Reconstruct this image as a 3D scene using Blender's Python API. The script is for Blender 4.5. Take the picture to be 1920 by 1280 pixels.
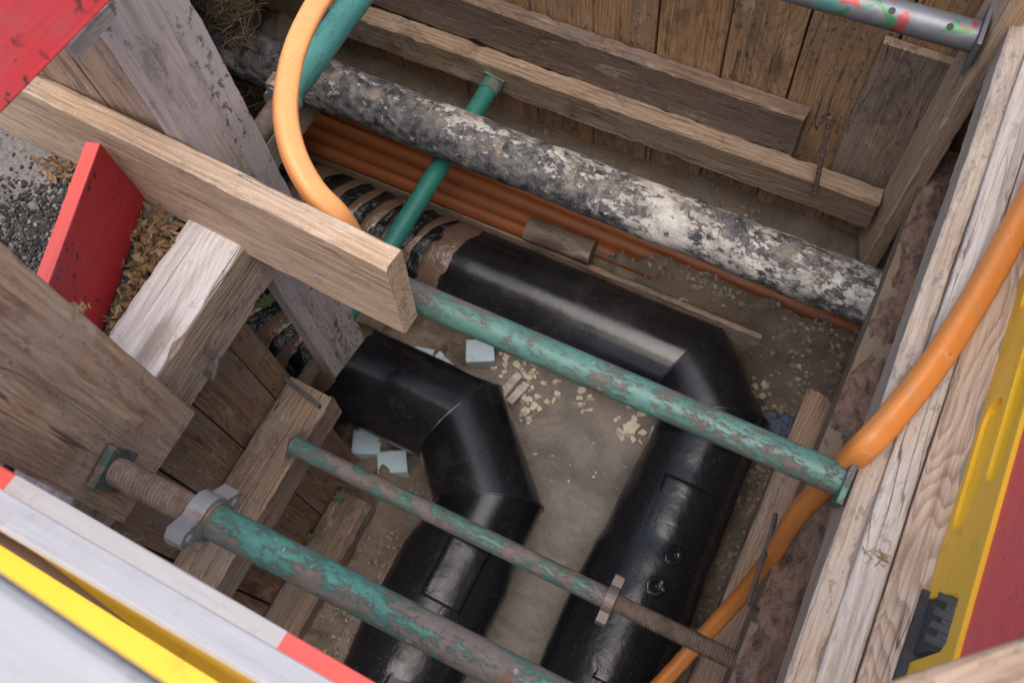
import bpy, bmesh, math, random
from mathutils import Vector, Matrix, noise as mnoise
from mathutils.geometry import tessellate_polygon
random.seed(7)
R_ = math.radians
for o in list(bpy.data.objects): bpy.data.objects.remove(o)
scene = bpy.context.scene
COL = scene.collection

# ------------------------------------------------------------------ camera
CAM = Vector((0, 0, 1.6))
C0 = Vector((0.88959692, 0.4506533, -0.07435677))      # image right, in world axes
C1 = Vector((0.39004107, -0.83425229, -0.38973206))    # image down
C2 = Vector((-0.23766635, 0.31770224, -0.91792156))    # viewing direction
cd = bpy.data.cameras.new('camera'); cam = bpy.data.objects.new('camera', cd); COL.objects.link(cam)
cam.matrix_world = Matrix(((C0.x, -C1.x, -C2.x, CAM.x), (C0.y, -C1.y, -C2.y, CAM.y), (C0.z, -C1.z, -C2.z, CAM.z), (0, 0, 0, 1)))
cd.sensor_width = 36; cd.lens = 1790 / 1920 * 36; cd.clip_start = 0.02; cd.clip_end = 500
cd.dof.use_dof = True; cd.dof.focus_distance = 2.15; cd.dof.aperture_fstop = 5.0
scene.camera = cam

# ------------------------------------------------------------------ world, sun, exposure (overcast day)
SUN_EL, SUN_AZ = 75, 150
w = bpy.data.worlds.new('World'); scene.world = w; w.use_nodes = True
nt = w.node_tree; bg = nt.nodes['Background']
sky = nt.nodes.new('ShaderNodeTexSky'); sky.sky_type = 'NISHITA'; sky.sun_disc = False
sky.sun_elevation = R_(SUN_EL); sky.sun_rotation = R_(SUN_AZ)
sky.air_density = 1.0; sky.dust_density = 4.5; sky.ozone_density = 1.0
nt.links.new(sky.outputs[0], bg.inputs[0]); bg.inputs[1].default_value = 0.15
sd = bpy.data.lights.new('sun', 'SUN'); sd.energy = 1.3; sd.angle = R_(55); sd.color = (1, 0.965, 0.92)
so = bpy.data.objects.new('sun', sd); COL.objects.link(so)
az = R_(SUN_AZ)
sdir = Vector((math.sin(az) * math.cos(R_(SUN_EL)), math.cos(az) * math.cos(R_(SUN_EL)), math.sin(R_(SUN_EL))))
so.rotation_euler = sdir.to_track_quat('Z', 'Y').to_euler()
vs = scene.view_settings
vs.view_transform = 'Standard'; vs.look = 'None'; vs.gamma = 1; vs.use_curve_mapping = False; vs.exposure = 0.68

# ------------------------------------------------------------------ node helpers
def lin(r, g, b):
    f = lambda c: ((c / 255 + 0.055) / 1.055) ** 2.4 if c > 10 else c / 255 / 12.92
    return (f(r), f(g), f(b), 1)
class M:
    def __init__(s, name, rough=0.7, spec=0.4):
        s.m = bpy.data.materials.new(name); s.m.use_nodes = True; s.t = s.m.node_tree
        s.b = s.t.nodes['Principled BSDF']; s.b.inputs['Roughness'].default_value = rough
        s.b.inputs['Specular IOR Level'].default_value = spec
        s.tc = s.n('ShaderNodeTexCoord'); s.oi = s.n('ShaderNodeObjectInfo')
    def n(s, t): return s.t.nodes.new(t)
    def set(s, inp, v):
        if hasattr(v, 'is_linked') or isinstance(v, bpy.types.NodeSocket): s.t.links.new(v, inp)
        else:
            if isinstance(v, (tuple, list)) and len(v) == 3 and inp.type == 'RGBA': v = (*v, 1)
            inp.default_value = v
    def math(s, op, a, b=0.0, c=0.0, clamp=False):
        x = s.n('ShaderNodeMath'); x.operation = op; x.use_clamp = clamp
        for i, v in enumerate((a, b, c)): s.set(x.inputs[i], v)
        return x.outputs[0]
    def vmath(s, op, a, b=(0, 0, 0)):
        x = s.n('ShaderNodeVectorMath'); x.operation = op
        s.set(x.inputs[0], a); s.set(x.inputs[1], b); return x.outputs[0]
    def coords(s, rnd=True, amt=(31, 7, 5)):
        o = s.tc.outputs['Object']
        if not rnd: return o
        k = s.n('ShaderNodeVectorMath'); k.operation = 'SCALE'; k.inputs[0].default_value = amt
        s.t.links.new(s.oi.outputs['Random'], k.inputs['Scale'])
        return s.vmath('ADD', o, k.outputs[0])
    def noise(s, co, scale, stretch=None, detail=4, rough=0.6, dist=0.0):
        if stretch: co = s.vmath('MULTIPLY', co, stretch)
        x = s.n('ShaderNodeTexNoise'); x.inputs['Scale'].default_value = scale; x.inputs['Detail'].default_value = detail
        x.inputs['Roughness'].default_value = rough; x.inputs['Distortion'].default_value = dist
        s.t.links.new(co, x.inputs['Vector']); return x.outputs[0]
    def voro(s, co, scale, feature='F1', stretch=None, out='Distance', rnd=1.0):
        if stretch: co = s.vmath('MULTIPLY', co, stretch)
        x = s.n('ShaderNodeTexVoronoi'); x.feature = feature; x.inputs['Scale'].default_value = scale
        x.inputs['Randomness'].default_value = rnd
        s.t.links.new(co, x.inputs['Vector']); return x.outputs[out]
    def step(s, v, lo, hi):
        x = s.n('ShaderNodeMapRange'); x.interpolation_type = 'SMOOTHSTEP'
        s.set(x.inputs[0], v); x.inputs[1].default_value = lo; x.inputs[2].default_value = hi
        return x.outputs[0]
    def lerp(s, v, lo, hi, a, b):
        x = s.n('ShaderNodeMapRange'); s.set(x.inputs[0], v)
        for i, q in enumerate((lo, hi, a, b)): x.inputs[i + 1].default_value = q
        return x.outputs[0]
    def mix(s, f, a, b, mode='MIX'):
        x = s.n('ShaderNodeMix'); x.data_type = 'RGBA'; x.blend_type = mode
        s.set(x.inputs[0], f); s.set(x.inputs[6], a); s.set(x.inputs[7], b); return x.outputs[2]
    def bump(s, h, strength=0.5, dist=0.003, prev=None):
        x = s.n('ShaderNodeBump'); x.inputs['Strength'].default_value = strength; x.inputs['Distance'].default_value = dist
        s.set(x.inputs['Height'], h)
        if prev: s.t.links.new(prev, x.inputs['Normal'])
        return x.outputs[0]
    def out(s, col=None, normal=None, rough=None, metal=None, spec=None, coat=None):
        if col is not None: s.set(s.b.inputs['Base Color'], col)
        if normal is not None: s.set(s.b.inputs['Normal'], normal)
        if rough is not None: s.set(s.b.inputs['Roughness'], rough)
        if metal is not None: s.set(s.b.inputs['Metallic'], metal)
        if spec is not None: s.set(s.b.inputs['Specular IOR Level'], spec)
        return s.m

# ------------------------------------------------------------------ materials
def wood(name, light, dark, grey=(0.3, 0.28, 0.26), greyf=0.4, stain=0.5, ring=95, ringf=0.75, speck=0.3, knot=True, mould=0.35, rough=0.82, dirtcol=(0.05, 0.036, 0.025), red=None, white=0.0):
    m = M(name, rough, 0.25); co = m.coords()
    sep = m.n('ShaderNodeSeparateXYZ'); m.t.links.new(m.tc.outputs['Object'], sep.inputs[0])
    rnd = m.oi.outputs['Random']
    y0 = m.lerp(rnd, 0, 1, -0.16, 0.16); z0 = m.lerp(m.math('FRACT', m.math('MULTIPLY', rnd, 17.3)), 0, 1, 0.03, 0.11)
    warp = m.noise(co, 1.0, (1.6, 7, 7), 3, 0.5)
    warp2 = m.noise(co, 1.0, (7, 26, 26), 2, 0.5)
    yy = m.math('ADD', sep.outputs[1], y0); zz = m.math('ADD', sep.outputs[2], z0)
    r = m.math('SQRT', m.math('ADD', m.math('MULTIPLY', yy, yy), m.math('MULTIPLY', zz, zz)))
    r = m.math('ADD', r, m.math('ADD', m.math('MULTIPLY', warp, 0.07), m.math('MULTIPLY', warp2, 0.012)))
    kd = None
    if knot:
        kco = m.vmath('MULTIPLY', co, (1.6, 5.0, 5.0))
        kd = m.voro(kco, 1.0, out='Distance')
        kn = m.step(kd, 0.16, 0.05)
        r = m.math('ADD', r, m.math('MULTIPLY', m.step(kd, 0.45, 0.0), 0.045))
    fr = m.math('FRACT', m.math('MULTIPLY', r, ring))
    rg = m.math('MULTIPLY', fr, fr)
    rg = m.math('MULTIPLY', rg, m.step(fr, 1.0, 0.9))
    fib = m.noise(co, 1.0, (7, 170, 170), 2, 0.7)
    fib2 = m.noise(co, 1.0, (2.2, 48, 48), 3, 0.65)
    f = m.math('ADD', m.math('MULTIPLY', rg, ringf), m.math('MULTIPLY', m.step(fib, 0.34, 0.68), 0.5), clamp=True)
    col = m.mix(f, light, dark)
    g = m.noise(co, 2.6, (1, 2.6, 2.6), 4, 0.7)
    col = m.mix(m.math('MULTIPLY', m.step(g, 0.40, 0.60), greyf), col, grey)
    col = m.mix(m.math('MULTIPLY', m.step(fib2, 0.5, 0.66), 0.5), col, m.mix(0.6, col, dirtcol))
    sc = m.noise(co, 1.0, (6, 19, 19), 5, 0.75, 0.6)
    col = m.mix(m.math('MULTIPLY', m.step(sc, 0.56, 0.66), 0.4), col, m.mix(0.55, col, (0.72, 0.62, 0.5, 1)))
    col = m.mix(m.math('MULTIPLY', m.step(sc, 0.42, 0.33), 0.55), col, m.mix(0.65, col, dirtcol))
    st = m.noise(co, 5.0, (1, 2.0, 2.0), 5, 0.72, 0.8)
    col = m.mix(m.math('MULTIPLY', m.step(st, 0.53, 0.66), stain), col, dirtcol)
    mo = m.noise(co, 62, (0.6, 1, 1), 3, 0.7)
    col = m.mix(m.math('MULTIPLY', m.math('MULTIPLY', m.step(mo, 0.55, 0.63), m.step(g, 0.40, 0.58)), mould), col, (0.03, 0.028, 0.026))
    # drying cracks along the grain
    ck = m.noise(co, 1.0, (1.3, 34, 34), 2, 0.4)
    ckm = m.math('MULTIPLY', m.step(m.math('ABSOLUTE', m.math('SUBTRACT', ck, 0.5)), 0.009, 0.002), m.step(warp, 0.5, 0.62))
    col = m.mix(m.math('MULTIPLY', ckm, 0.75), col, (0.03, 0.022, 0.016))
    if knot: col = m.mix(m.math('MULTIPLY', kn, 0.7), col, (dark[0] * 0.5, dark[1] * 0.42, dark[2] * 0.36))
    sp = m.noise(co, 250, None, 1, 0.5)
    col = m.mix(m.math('MULTIPLY', m.math('MULTIPLY', m.step(sp, 0.64, 0.70), m.step(mo, 0.47, 0.53)), speck), col, (0.66, 0.6, 0.52))
    if white:
        wn = m.noise(co, 6, (0.5, 3, 3), 4, 0.7)
        col = m.mix(m.math('MULTIPLY', m.step(wn, 0.3, 0.55), white), col, (0.55, 0.53, 0.53))
    if red:
        rn = m.noise(co, 5, (2.2, 1.0, 1.0), 4, 0.7, 0.8)
        col = m.mix(m.math('MULTIPLY', m.step(rn, 0.60, 0.70), red), col, (0.45, 0.06, 0.06))
    h = m.math('ADD', m.math('MULTIPLY', fib, 1.0), m.math('MULTIPLY', fr, 0.35))
    h = m.math('SUBTRACT', h, m.math('MULTIPLY', ckm, 1.2))
    nb = m.bump(h, 0.75, 0.003)
    nb = m.bump(m.noise(co, 14, (1, 3, 3), 4), 0.3, 0.006, nb)
    return m.out(col, nb, m.lerp(fib, 0.3, 0.7, rough - 0.1, rough + 0.1))

W_BACK = wood('sheeting_wood', (0.46, 0.275, 0.14), (0.24, 0.13, 0.06), grey=(0.24, 0.168, 0.112), greyf=0.55, stain=0.45, speck=0.12, mould=0.6)
W_WALER = wood('waler_wood', (0.33, 0.235, 0.16), (0.16, 0.108, 0.072), grey=(0.27, 0.22, 0.18), greyf=0.7, stain=0.45, speck=0.3)
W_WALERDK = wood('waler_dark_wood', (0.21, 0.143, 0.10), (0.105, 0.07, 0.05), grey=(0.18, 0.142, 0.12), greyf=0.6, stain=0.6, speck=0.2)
W_GREY = wood('grey_board_wood', (0.48, 0.405, 0.36), (0.34, 0.275, 0.245), grey=(0.44, 0.40, 0.385), greyf=0.75, stain=0.25, ringf=0.2, speck=0.35, mould=0.75, knot=False)
W_PLANK = wood('plank_wood', (0.56, 0.40, 0.275), (0.36, 0.235, 0.145), grey=(0.44, 0.36, 0.29), greyf=0.3, stain=0.1, ring=120, speck=0.6, mould=0.25, knot=False)
W_BROWN = wood('brown_board_wood', (0.48, 0.325, 0.225), (0.27, 0.17, 0.112), grey=(0.37, 0.295, 0.24), greyf=0.55, stain=0.25, ring=110, speck=0.3, red=0.22, knot=True)
W_PALE = wood('pale_beam_wood', (0.66, 0.62, 0.60), (0.40, 0.35, 0.325), grey=(0.56, 0.535, 0.53), greyf=0.6, stain=0.35, ringf=0.45, speck=0.4, white=0.15, mould=0.5)
W_BEAM = wood('beam_wood', (0.37, 0.285, 0.215), (0.21, 0.155, 0.115), grey=(0.31, 0.26, 0.225), greyf=0.7, stain=0.35, mould=0.5)
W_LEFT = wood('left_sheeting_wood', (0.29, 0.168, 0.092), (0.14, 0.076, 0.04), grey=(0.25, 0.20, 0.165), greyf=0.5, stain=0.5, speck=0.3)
W_GRAIN = wood('grained_plank_wood', (0.66, 0.52, 0.41), (0.36, 0.235, 0.155), grey=(0.54, 0.47, 0.41), greyf=0.25, stain=0.05, ring=135, ringf=1.0, speck=0.5, mould=0.1, white=0.1)
W_BLEACH = wood('bleached_plank_wood', (0.60, 0.53, 0.47), (0.40, 0.335, 0.285), grey=(0.54, 0.51, 0.49), greyf=0.6, stain=0.12, ringf=0.4, speck=0.4, mould=0.35)
W_RIGHT = wood('right_timber_wood', (0.50, 0.40, 0.31), (0.33, 0.245, 0.18), grey=(0.46, 0.40, 0.35), greyf=0.5, stain=0.2, ring=80, speck=0.4)

def painted(name, paint, chip=0.5, under=(0.115, 0.075, 0.058), under2=(0.2, 0.17, 0.165), gloss=0.45, spat=0.5, scale=1.0, big=0.45):
    m = M(name, 0.5, 0.45); co = m.coords(amt=(31, 3, 3))
    n1 = m.noise(co, 75 * scale, (0.4, 1, 1), 8, 0.8, 0.2)
    n2 = m.noise(co, 10 * scale, (0.6, 1, 1), 5, 0.7, 0.4)
    v = m.math('ADD', m.math('MULTIPLY', n1, 1.0 - big), m.math('MULTIPLY', n2, big))
    lo = chip
    chipm = m.step(v, lo, lo + 0.025)
    edge = m.math('SUBTRACT', m.step(v, lo - 0.05, lo), chipm, clamp=True)
    fine = m.noise(co, 120, (0.5, 1, 1), 4, 0.7)
    pc = m.mix(m.step(m.noise(co, 9, None, 5), 0.35, 0.7), paint, tuple(c * 0.72 for c in paint))
    pc = m.mix(m.math('MULTIPLY', m.step(fine, 0.6, 0.66), 0.8), pc, (0.06, 0.05, 0.045))
    uc = m.mix(m.noise(co, 40, None, 6, 0.7), under, under2)
    uc = m.mix(m.math('MULTIPLY', m.step(m.noise(co, 17, None, 5), 0.55, 0.68), 0.7), uc, (0.18, 0.075, 0.03))
    col = m.mix(chipm, pc, uc)
    col = m.mix(m.math('MULTIPLY', edge, 0.45), col, (0.04, 0.035, 0.03))
    sp = m.noise(co, 55, None, 3, 0.5)
    sp2 = m.noise(co, 7, None, 2)
    col = m.mix(m.math('MULTIPLY', m.math('MULTIPLY', m.step(sp, 0.69, 0.72), m.step(sp2, 0.45, 0.6)), spat), col, (0.62, 0.56, 0.47))
    nb = m.bump(m.math('ADD', m.math('MULTIPLY', chipm, -1.0), m.math('MULTIPLY', fine, 0.4)), 0.6, 0.0012)
    return m.out(col, nb, m.math('ADD', m.math('MULTIPLY', chipm, 0.18), gloss))
P_MAIN = painted('green_paint_worn', (0.085, 0.20, 0.168), 0.51, big=0.42, under=(0.10, 0.06, 0.045), under2=(0.17, 0.125, 0.115))
P_TEAL = painted('teal_paint_fresh', (0.026, 0.165, 0.132), 0.68, gloss=0.38, spat=0.3)
P_TOP = painted('green_paint_scratched', (0.075, 0.27, 0.23), 0.585, gloss=0.33, spat=0.1)
P_BIG = painted('green_paint_flaking', (0.085, 0.275, 0.225), 0.492, big=0.5, under=(0.105, 0.075, 0.06), under2=(0.25, 0.21, 0.19), scale=0.9)
P_SMALL = painted('green_paint_rusted', (0.09, 0.215, 0.175), 0.485, big=0.5, under=(0.14, 0.09, 0.068))
P_PLATE = painted('plate_paint', (0.06, 0.17, 0.13), 0.5)

def rust(name, a, b, rough=0.8):
    m = M(name, rough, 0.3); co = m.coords()
    n = m.noise(co, 60, None, 4, 0.6); n2 = m.noise(co, 9, None, 4)
    col = m.mix(m.step(n, 0.25, 0.75), a, b); col = m.mix(m.math('MULTIPLY', m.step(n2, 0.5, 0.7), 0.5), col, (0.05, 0.035, 0.03))
    return m.out(col, m.bump(n, 0.25, 0.001), rough)
RUST = rust('rusty_thread', (0.19, 0.125, 0.095), (0.30, 0.225, 0.18))
RUSTDK = rust('dark_rusty_thread', (0.10, 0.07, 0.055), (0.18, 0.13, 0.10), 0.65)
IRON = rust('dark_iron', (0.05, 0.047, 0.05), (0.12, 0.10, 0.095), 0.55)
REBAR = rust('rusty_rebar', (0.07, 0.045, 0.035), (0.15, 0.10, 0.08))
def galv(name, base, rustf):
    m = M(name, 0.45, 0.5); co = m.coords()
    n = m.noise(co, 35, None, 5, 0.65)
    col = m.mix(n, tuple(c * 0.75 for c in base), tuple(min(1, c * 1.2) for c in base))
    col = m.mix(m.math('MULTIPLY', m.step(m.noise(co, 18, None, 5), 0.56, 0.64), rustf), col, (0.25, 0.10, 0.04))
    return m.out(col, m.bump(n, 0.35, 0.0015), 0.5, 0.35)
GALV = galv('galvanised_casting', (0.31, 0.31, 0.32), 0.9)
GALVR = galv('rusted_casting', (0.17, 0.14, 0.12), 1.0)
GALVD = galv('dull_zinc_tube', (0.16, 0.165, 0.175), 0.05)
BOLT = rust('bolt_metal', (0.2, 0.2, 0.22), (0.32, 0.3, 0.29), 0.5)

def flat_col(name, col, rough=0.6, var=0.15, dirt=0.2, bscale=30, bump=0.15, spec=0.4, dirtcol=(0.12, 0.09, 0.06), dscale=9, metal=0):
    m = M(name, rough, spec); co = m.coords()
    n = m.noise(co, dscale, None, 6, 0.65); f = m.noise(co, bscale, None, 5, 0.6)
    c = m.mix(n, tuple(x * (1 - var) for x in col), tuple(min(1, x * (1 + var)) for x in col))
    c = m.mix(m.math('MULTIPLY', m.step(m.noise(co, dscale * 1.7, None, 7, 0.7), 0.52, 0.72), dirt), c, dirtcol)
    return m.out(c, m.bump(f, bump, 0.002), m.lerp(n, 0.3, 0.7, rough - 0.06, rough + 0.08), metal or None)
def hose_mat(name, col, dusty):
    m = M(name, 0.42, 0.4); co = m.coords(amt=(3, 2, 1))
    n = m.noise(co, 9, None, 5, 0.65); f = m.noise(co, 90, None, 4, 0.7)
    c = m.mix(n, tuple(x * 0.88 for x in col), tuple(min(1, x * 1.1) for x in col))
    c = m.mix(m.math('MULTIPLY', m.step(m.noise(co, 14, None, 7, 0.75, 0.6), 0.5, 0.68), dusty), c, (0.42, 0.24, 0.13))
    c = m.mix(m.math('MULTIPLY', m.math('MULTIPLY', m.step(f, 0.6, 0.66), m.step(n, 0.5, 0.6)), 0.7), c, (0.16, 0.075, 0.03))
    c = m.mix(m.math('MULTIPLY', m.step(m.noise(co, 40, (0.4, 1.6, 1), 3), 0.64, 0.69), 0.2), c, (0.7, 0.45, 0.26))
    return m.out(c, m.bump(m.math('ADD', n, m.math('MULTIPLY', f, 0.2)), 0.25, 0.003), m.lerp(n, 0.3, 0.7, 0.34, 0.55))
ORANGE = hose_mat('orange_conduit', (0.66, 0.235, 0.055), 0.5)
ORANGELT = hose_mat('pale_orange_conduit', (0.90, 0.385, 0.135), 0.25)
TERRA = flat_col('terracotta_conduit', (0.20, 0.06, 0.016), 0.48, 0.25, 0.6, 20, 0.2, dirtcol=(0.12, 0.075, 0.045))
FOAMB = flat_col('blue_foam', (0.36, 0.45, 0.50), 0.85, 0.12, 0.6, 90, 0.4, dirtcol=(0.16, 0.2, 0.22), dscale=16)
YELLOW = flat_col('yellow_plastic', (0.92, 0.56, 0.035), 0.42, 0.06, 0.35, 16, 0.1, dirtcol=(0.35, 0.19, 0.03))
RUBBER = flat_col('black_rubber', (0.05, 0.05, 0.055), 0.75, 0.3, 0.4, 40, 0.4, dirtcol=(0.12, 0.11, 0.1))
ALU = flat_col('grey_sheet', (0.26, 0.27, 0.28), 0.45, 0.2, 0.4, 30, 0.2, dirtcol=(0.14, 0.13, 0.12), metal=0.4)
RAG = flat_col('blue_rag_cloth', (0.075, 0.1, 0.14), 0.9, 0.2, 0.4, 40, 0.5)
CRUMB = flat_col('foam_crumb', (0.52, 0.46, 0.35), 0.9, 0.2, 0.35, 60, 0.5, dirtcol=(0.33, 0.25, 0.16), dscale=20)
REDP = None
def red_paint(name, col, dirt=0.5, specks=0.6, wornwood=0.3):
    m = M(name, 0.55, 0.35); co = m.coords()
    fib = m.noise(co, 1, (5, 110, 110), 4, 0.65); n = m.noise(co, 5, (1, 2, 2), 5, 0.65)
    c = m.mix(fib, tuple(x * 0.78 for x in col), tuple(min(1, x * 1.15) for x in col))
    c = m.mix(m.math('MULTIPLY', m.step(n, 0.48, 0.72), dirt), c, (col[0] * 0.5 + 0.06, col[1] * 0.5 + 0.05, col[2] * 0.5 + 0.05))
    v = m.noise(co, 60, None, 2, 0.6); v2 = m.noise(co, 9, None, 4)
    c = m.mix(m.math('MULTIPLY', m.math('MULTIPLY', m.step(v, 0.585, 0.62), m.step(v2, 0.45, 0.58)), specks), c, (0.02, 0.018, 0.018))
    wn = m.noise(co, 11, (0.7, 2, 2), 6, 0.75)
    c = m.mix(m.math('MULTIPLY', m.step(wn, 0.66, 0.72), wornwood), c, (0.45, 0.36, 0.28))
    return m.out(c, m.bump(fib, 0.35, 0.002), 0.55)
RED = red_paint('red_painted_wood', (0.43, 0.028, 0.034), 0.6, 0.85)
REDLT = red_paint('light_red_paint', (0.82, 0.13, 0.11), 0.1, 0.0, 0.35)
REDFILM = red_paint('red_reflective_film', (0.95, 0.135, 0.14), 0.25, 0.2, 0.0)
WHITEP = red_paint('white_painted_wood', (0.54, 0.53, 0.535), 0.25, 0.08, 0.35)

WHITEOLD = red_paint('dirty_white_paint', (0.36, 0.36, 0.37), 0.6, 0.15, 0.3)
def black_pe():
    m = M('black_polyethylene', 0.4, 0.5); co = m.tc.outputs['Object']
    n = m.noise(co, 5, None, 5, 0.65); f = m.noise(co, 140, None, 3, 0.6); n2 = m.noise(co, 3.2, None, 3)
    sc = m.noise(co, 1.0, (60, 60, 8), 4, 0.7, 0.5)
    col = m.mix(m.step(n, 0.4, 0.7), (0.006, 0.006, 0.0075), (0.013, 0.013, 0.015))
    geo = m.n('ShaderNodeNewGeometry'); gz = m.n('ShaderNodeSeparateXYZ'); m.t.links.new(geo.outputs['Normal'], gz.inputs[0])
    dust = m.math('MULTIPLY', m.step(f, 0.615, 0.67), m.step(n2, 0.44, 0.6))
    col = m.mix(m.math('MULTIPLY', dust, 0.13), col, (0.26, 0.23, 0.2))
    col = m.mix(m.math('MULTIPLY', m.step(sc, 0.62, 0.75), 0.05), col, (0.3, 0.29, 0.28))
    film = m.noise(co, 7, None, 6, 0.7, 0.6)
    col = m.mix(m.math('MULTIPLY', m.step(film, 0.5, 0.75), 0.045), col, (0.25, 0.22, 0.19))
    nb = m.bump(m.noise(co, 5, None, 3), 0.16, 0.012); nb = m.bump(m.noise(co, 34, None, 4), 0.10, 0.002, nb); nb = m.bump(f, 0.12, 0.001, nb)
    return m.out(col, nb, m.lerp(film, 0.3, 0.7, 0.16, 0.32))
PE = black_pe()
def sleeve_mat():
    m = M('black_shrink_sleeve', 0.3, 0.5); co = m.tc.outputs['Object']
    n = m.noise(co, 9, (1, 1, 1.6), 4, 0.6, 0.4); f = m.noise(co, 150, None, 3)
    col = m.mix(m.math('MULTIPLY', m.step(f, 0.63, 0.68), 0.25), (0.011, 0.011, 0.013), (0.2, 0.18, 0.16))
    nb = m.bump(n, 0.28, 0.014); nb = m.bump(m.noise(co, 28, None, 3), 0.10, 0.004, nb)
    return m.out(col, nb, m.lerp(n, 0.3, 0.7, 0.2, 0.36))
SLEEVE = sleeve_mat()
def foil_mat(name, col, rough, bs=0.9):
    m = M(name, rough, 0.6); co = m.coords()
    n = m.noise(co, 30, None, 5, 0.6, 1.4); v = m.voro(co, 40, 'SMOOTH_F1')
    c = m.mix(m.noise(co, 12, None, 4), tuple(x * 0.7 for x in col), tuple(x * 1.25 for x in col))
    return m.out(c, m.bump(m.math('ADD', n, m.math('MULTIPLY', v, 0.5)), bs, 0.01), rough)
FOIL = foil_mat('black_foil', (0.011, 0.011, 0.012), 0.16, 1.0)
TAPE = foil_mat('brown_packing_tape', (0.125, 0.076, 0.052), 0.2, 0.5)

def oldpipe():
    m = M('lime_coated_pipe', 0.75, 0.3); co = m.tc.outputs['Object']
    sep = m.n('ShaderNodeSeparateXYZ'); m.t.links.new(co, sep.inputs[0])
    bias = m.lerp(sep.outputs[0], 0.2, 2.3, -0.11, 0.03)      # the coating is more complete towards one end
    big = m.noise(co, 5.5, (0.8, 1, 1), 4, 0.6, 0.6); fine = m.noise(co, 42, (0.6, 1, 1), 8, 0.82)
    v = m.math('ADD', m.math('ADD', m.math('MULTIPLY', big, 0.5), m.math('MULTIPLY', fine, 0.9)), bias)
    mask = m.step(v, 0.685, 0.72)
    w = m.mix(m.step(m.noise(co, 18, (0.6, 1, 1), 6, 0.75), 0.3, 0.7), (0.20, 0.19, 0.18), (0.58, 0.55, 0.50))
    d = m.mix(m.step(m.noise(co, 26, None, 7, 0.75), 0.35, 0.7), (0.020, 0.020, 0.023), (0.19, 0.18, 0.18))
    col = m.mix(mask, d, w)
    wob = m.n('ShaderNodeTexNoise'); wob.inputs['Scale'].default_value = 14; wob.inputs['Detail'].default_value = 4; m.t.links.new(co, wob.inputs['Vector'])
    wc = m.vmath('ADD', m.vmath('MULTIPLY', co, (0.7, 1, 1)), m.vmath('MULTIPLY', wob.outputs['Color'], (0.11, 0.11, 0.11)))
    ck = m.voro(wc, 17, 'DISTANCE_TO_EDGE')
    cr = m.math('MULTIPLY', m.math('MULTIPLY', m.step(ck, 0.035, 0.008), mask), m.step(m.noise(co, 8, None, 3), 0.53, 0.61))
    col = m.mix(m.math('MULTIPLY', cr, 0.75), col, (0.06, 0.05, 0.043))
    bz = m.noise(co, 13, None, 7, 0.75, 0.5)
    geo = m.n('ShaderNodeNewGeometry'); gz = m.n('ShaderNodeSeparateXYZ'); m.t.links.new(geo.outputs['Normal'], gz.inputs[0])
    up = m.step(gz.outputs[2], 0.55, 1.0)     # settled dust lies on the upper side
    col = m.mix(m.math('MULTIPLY', m.step(m.math('ADD', bz, m.math('MULTIPLY', up, 0.10)), 0.61, 0.67), 0.55), col, (0.28, 0.22, 0.165))
    s = m.noise(co, 70, (1.6, 0.5, 0.5), 3, 0.6)
    col = m.mix(m.math('MULTIPLY', m.step(s, 0.63, 0.69), 0.45), col, (0.55, 0.53, 0.5))
    nb = m.bump(m.math('SUBTRACT', m.math('ADD', mask, m.math('MULTIPLY', fine, 0.6)), cr), 0.8, 0.004)
    return m.out(col, nb, m.lerp(mask, 0, 1, 0.6, 0.9))
OLDPIPE = oldpipe()

def soil(name, a, b, c, rough=0.95, streak=False):
    m = M(name, rough, 0.15); co = m.tc.outputs['Object']
    n = m.noise(co, 5, None, 8, 0.65, 0.4); f = m.noise(co, 60, None, 6, 0.7); g = m.noise(co, 200, None, 3, 0.6)
    col = m.mix(m.step(n, 0.3, 0.7), a, b); col = m.mix(m.math('MULTIPLY', m.step(f, 0.5, 0.72), 0.55), col, c)
    col = m.mix(m.math('MULTIPLY', m.step(g, 0.66, 0.72), 0.5), col, (0.45, 0.39, 0.31))
    col = m.mix(m.math('MULTIPLY', m.step(g, 0.36, 0.30), 0.6), col, (0.05, 0.04, 0.03))
    h = m.math('ADD', m.math('MULTIPLY', f, 1.0), m.math('MULTIPLY', g, 0.4))
    if streak:
        s = m.noise(co, 1, (13, 19, 9), 7, 0.68, 1.6); h = m.math('ADD', m.math('MULTIPLY', s, 1.1), m.math('MULTIPLY', h, 0.3))
        col = m.mix(m.math('MULTIPLY', m.step(s, 0.45, 0.65), 0.3), col, tuple(x * 0.75 for x in a))
        dm = m.noise(co, 3.2, None, 6, 0.7, 0.8)
        col = m.mix(m.math('MULTIPLY', m.step(dm, 0.46, 0.6), 0.5), col, tuple(x * 0.5 for x in a))
        col = m.mix(m.math('MULTIPLY', m.step(dm, 0.40, 0.3), 0.35), col, (0.36, 0.32, 0.27))
    return m.out(col, m.bump(h, 0.7, 0.008), rough)
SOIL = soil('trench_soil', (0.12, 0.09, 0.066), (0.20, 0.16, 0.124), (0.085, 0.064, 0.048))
SANDF = soil('trench_sand', (0.178, 0.153, 0.130), (0.23, 0.202, 0.175), (0.125, 0.106, 0.089), 0.62, True)
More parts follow.
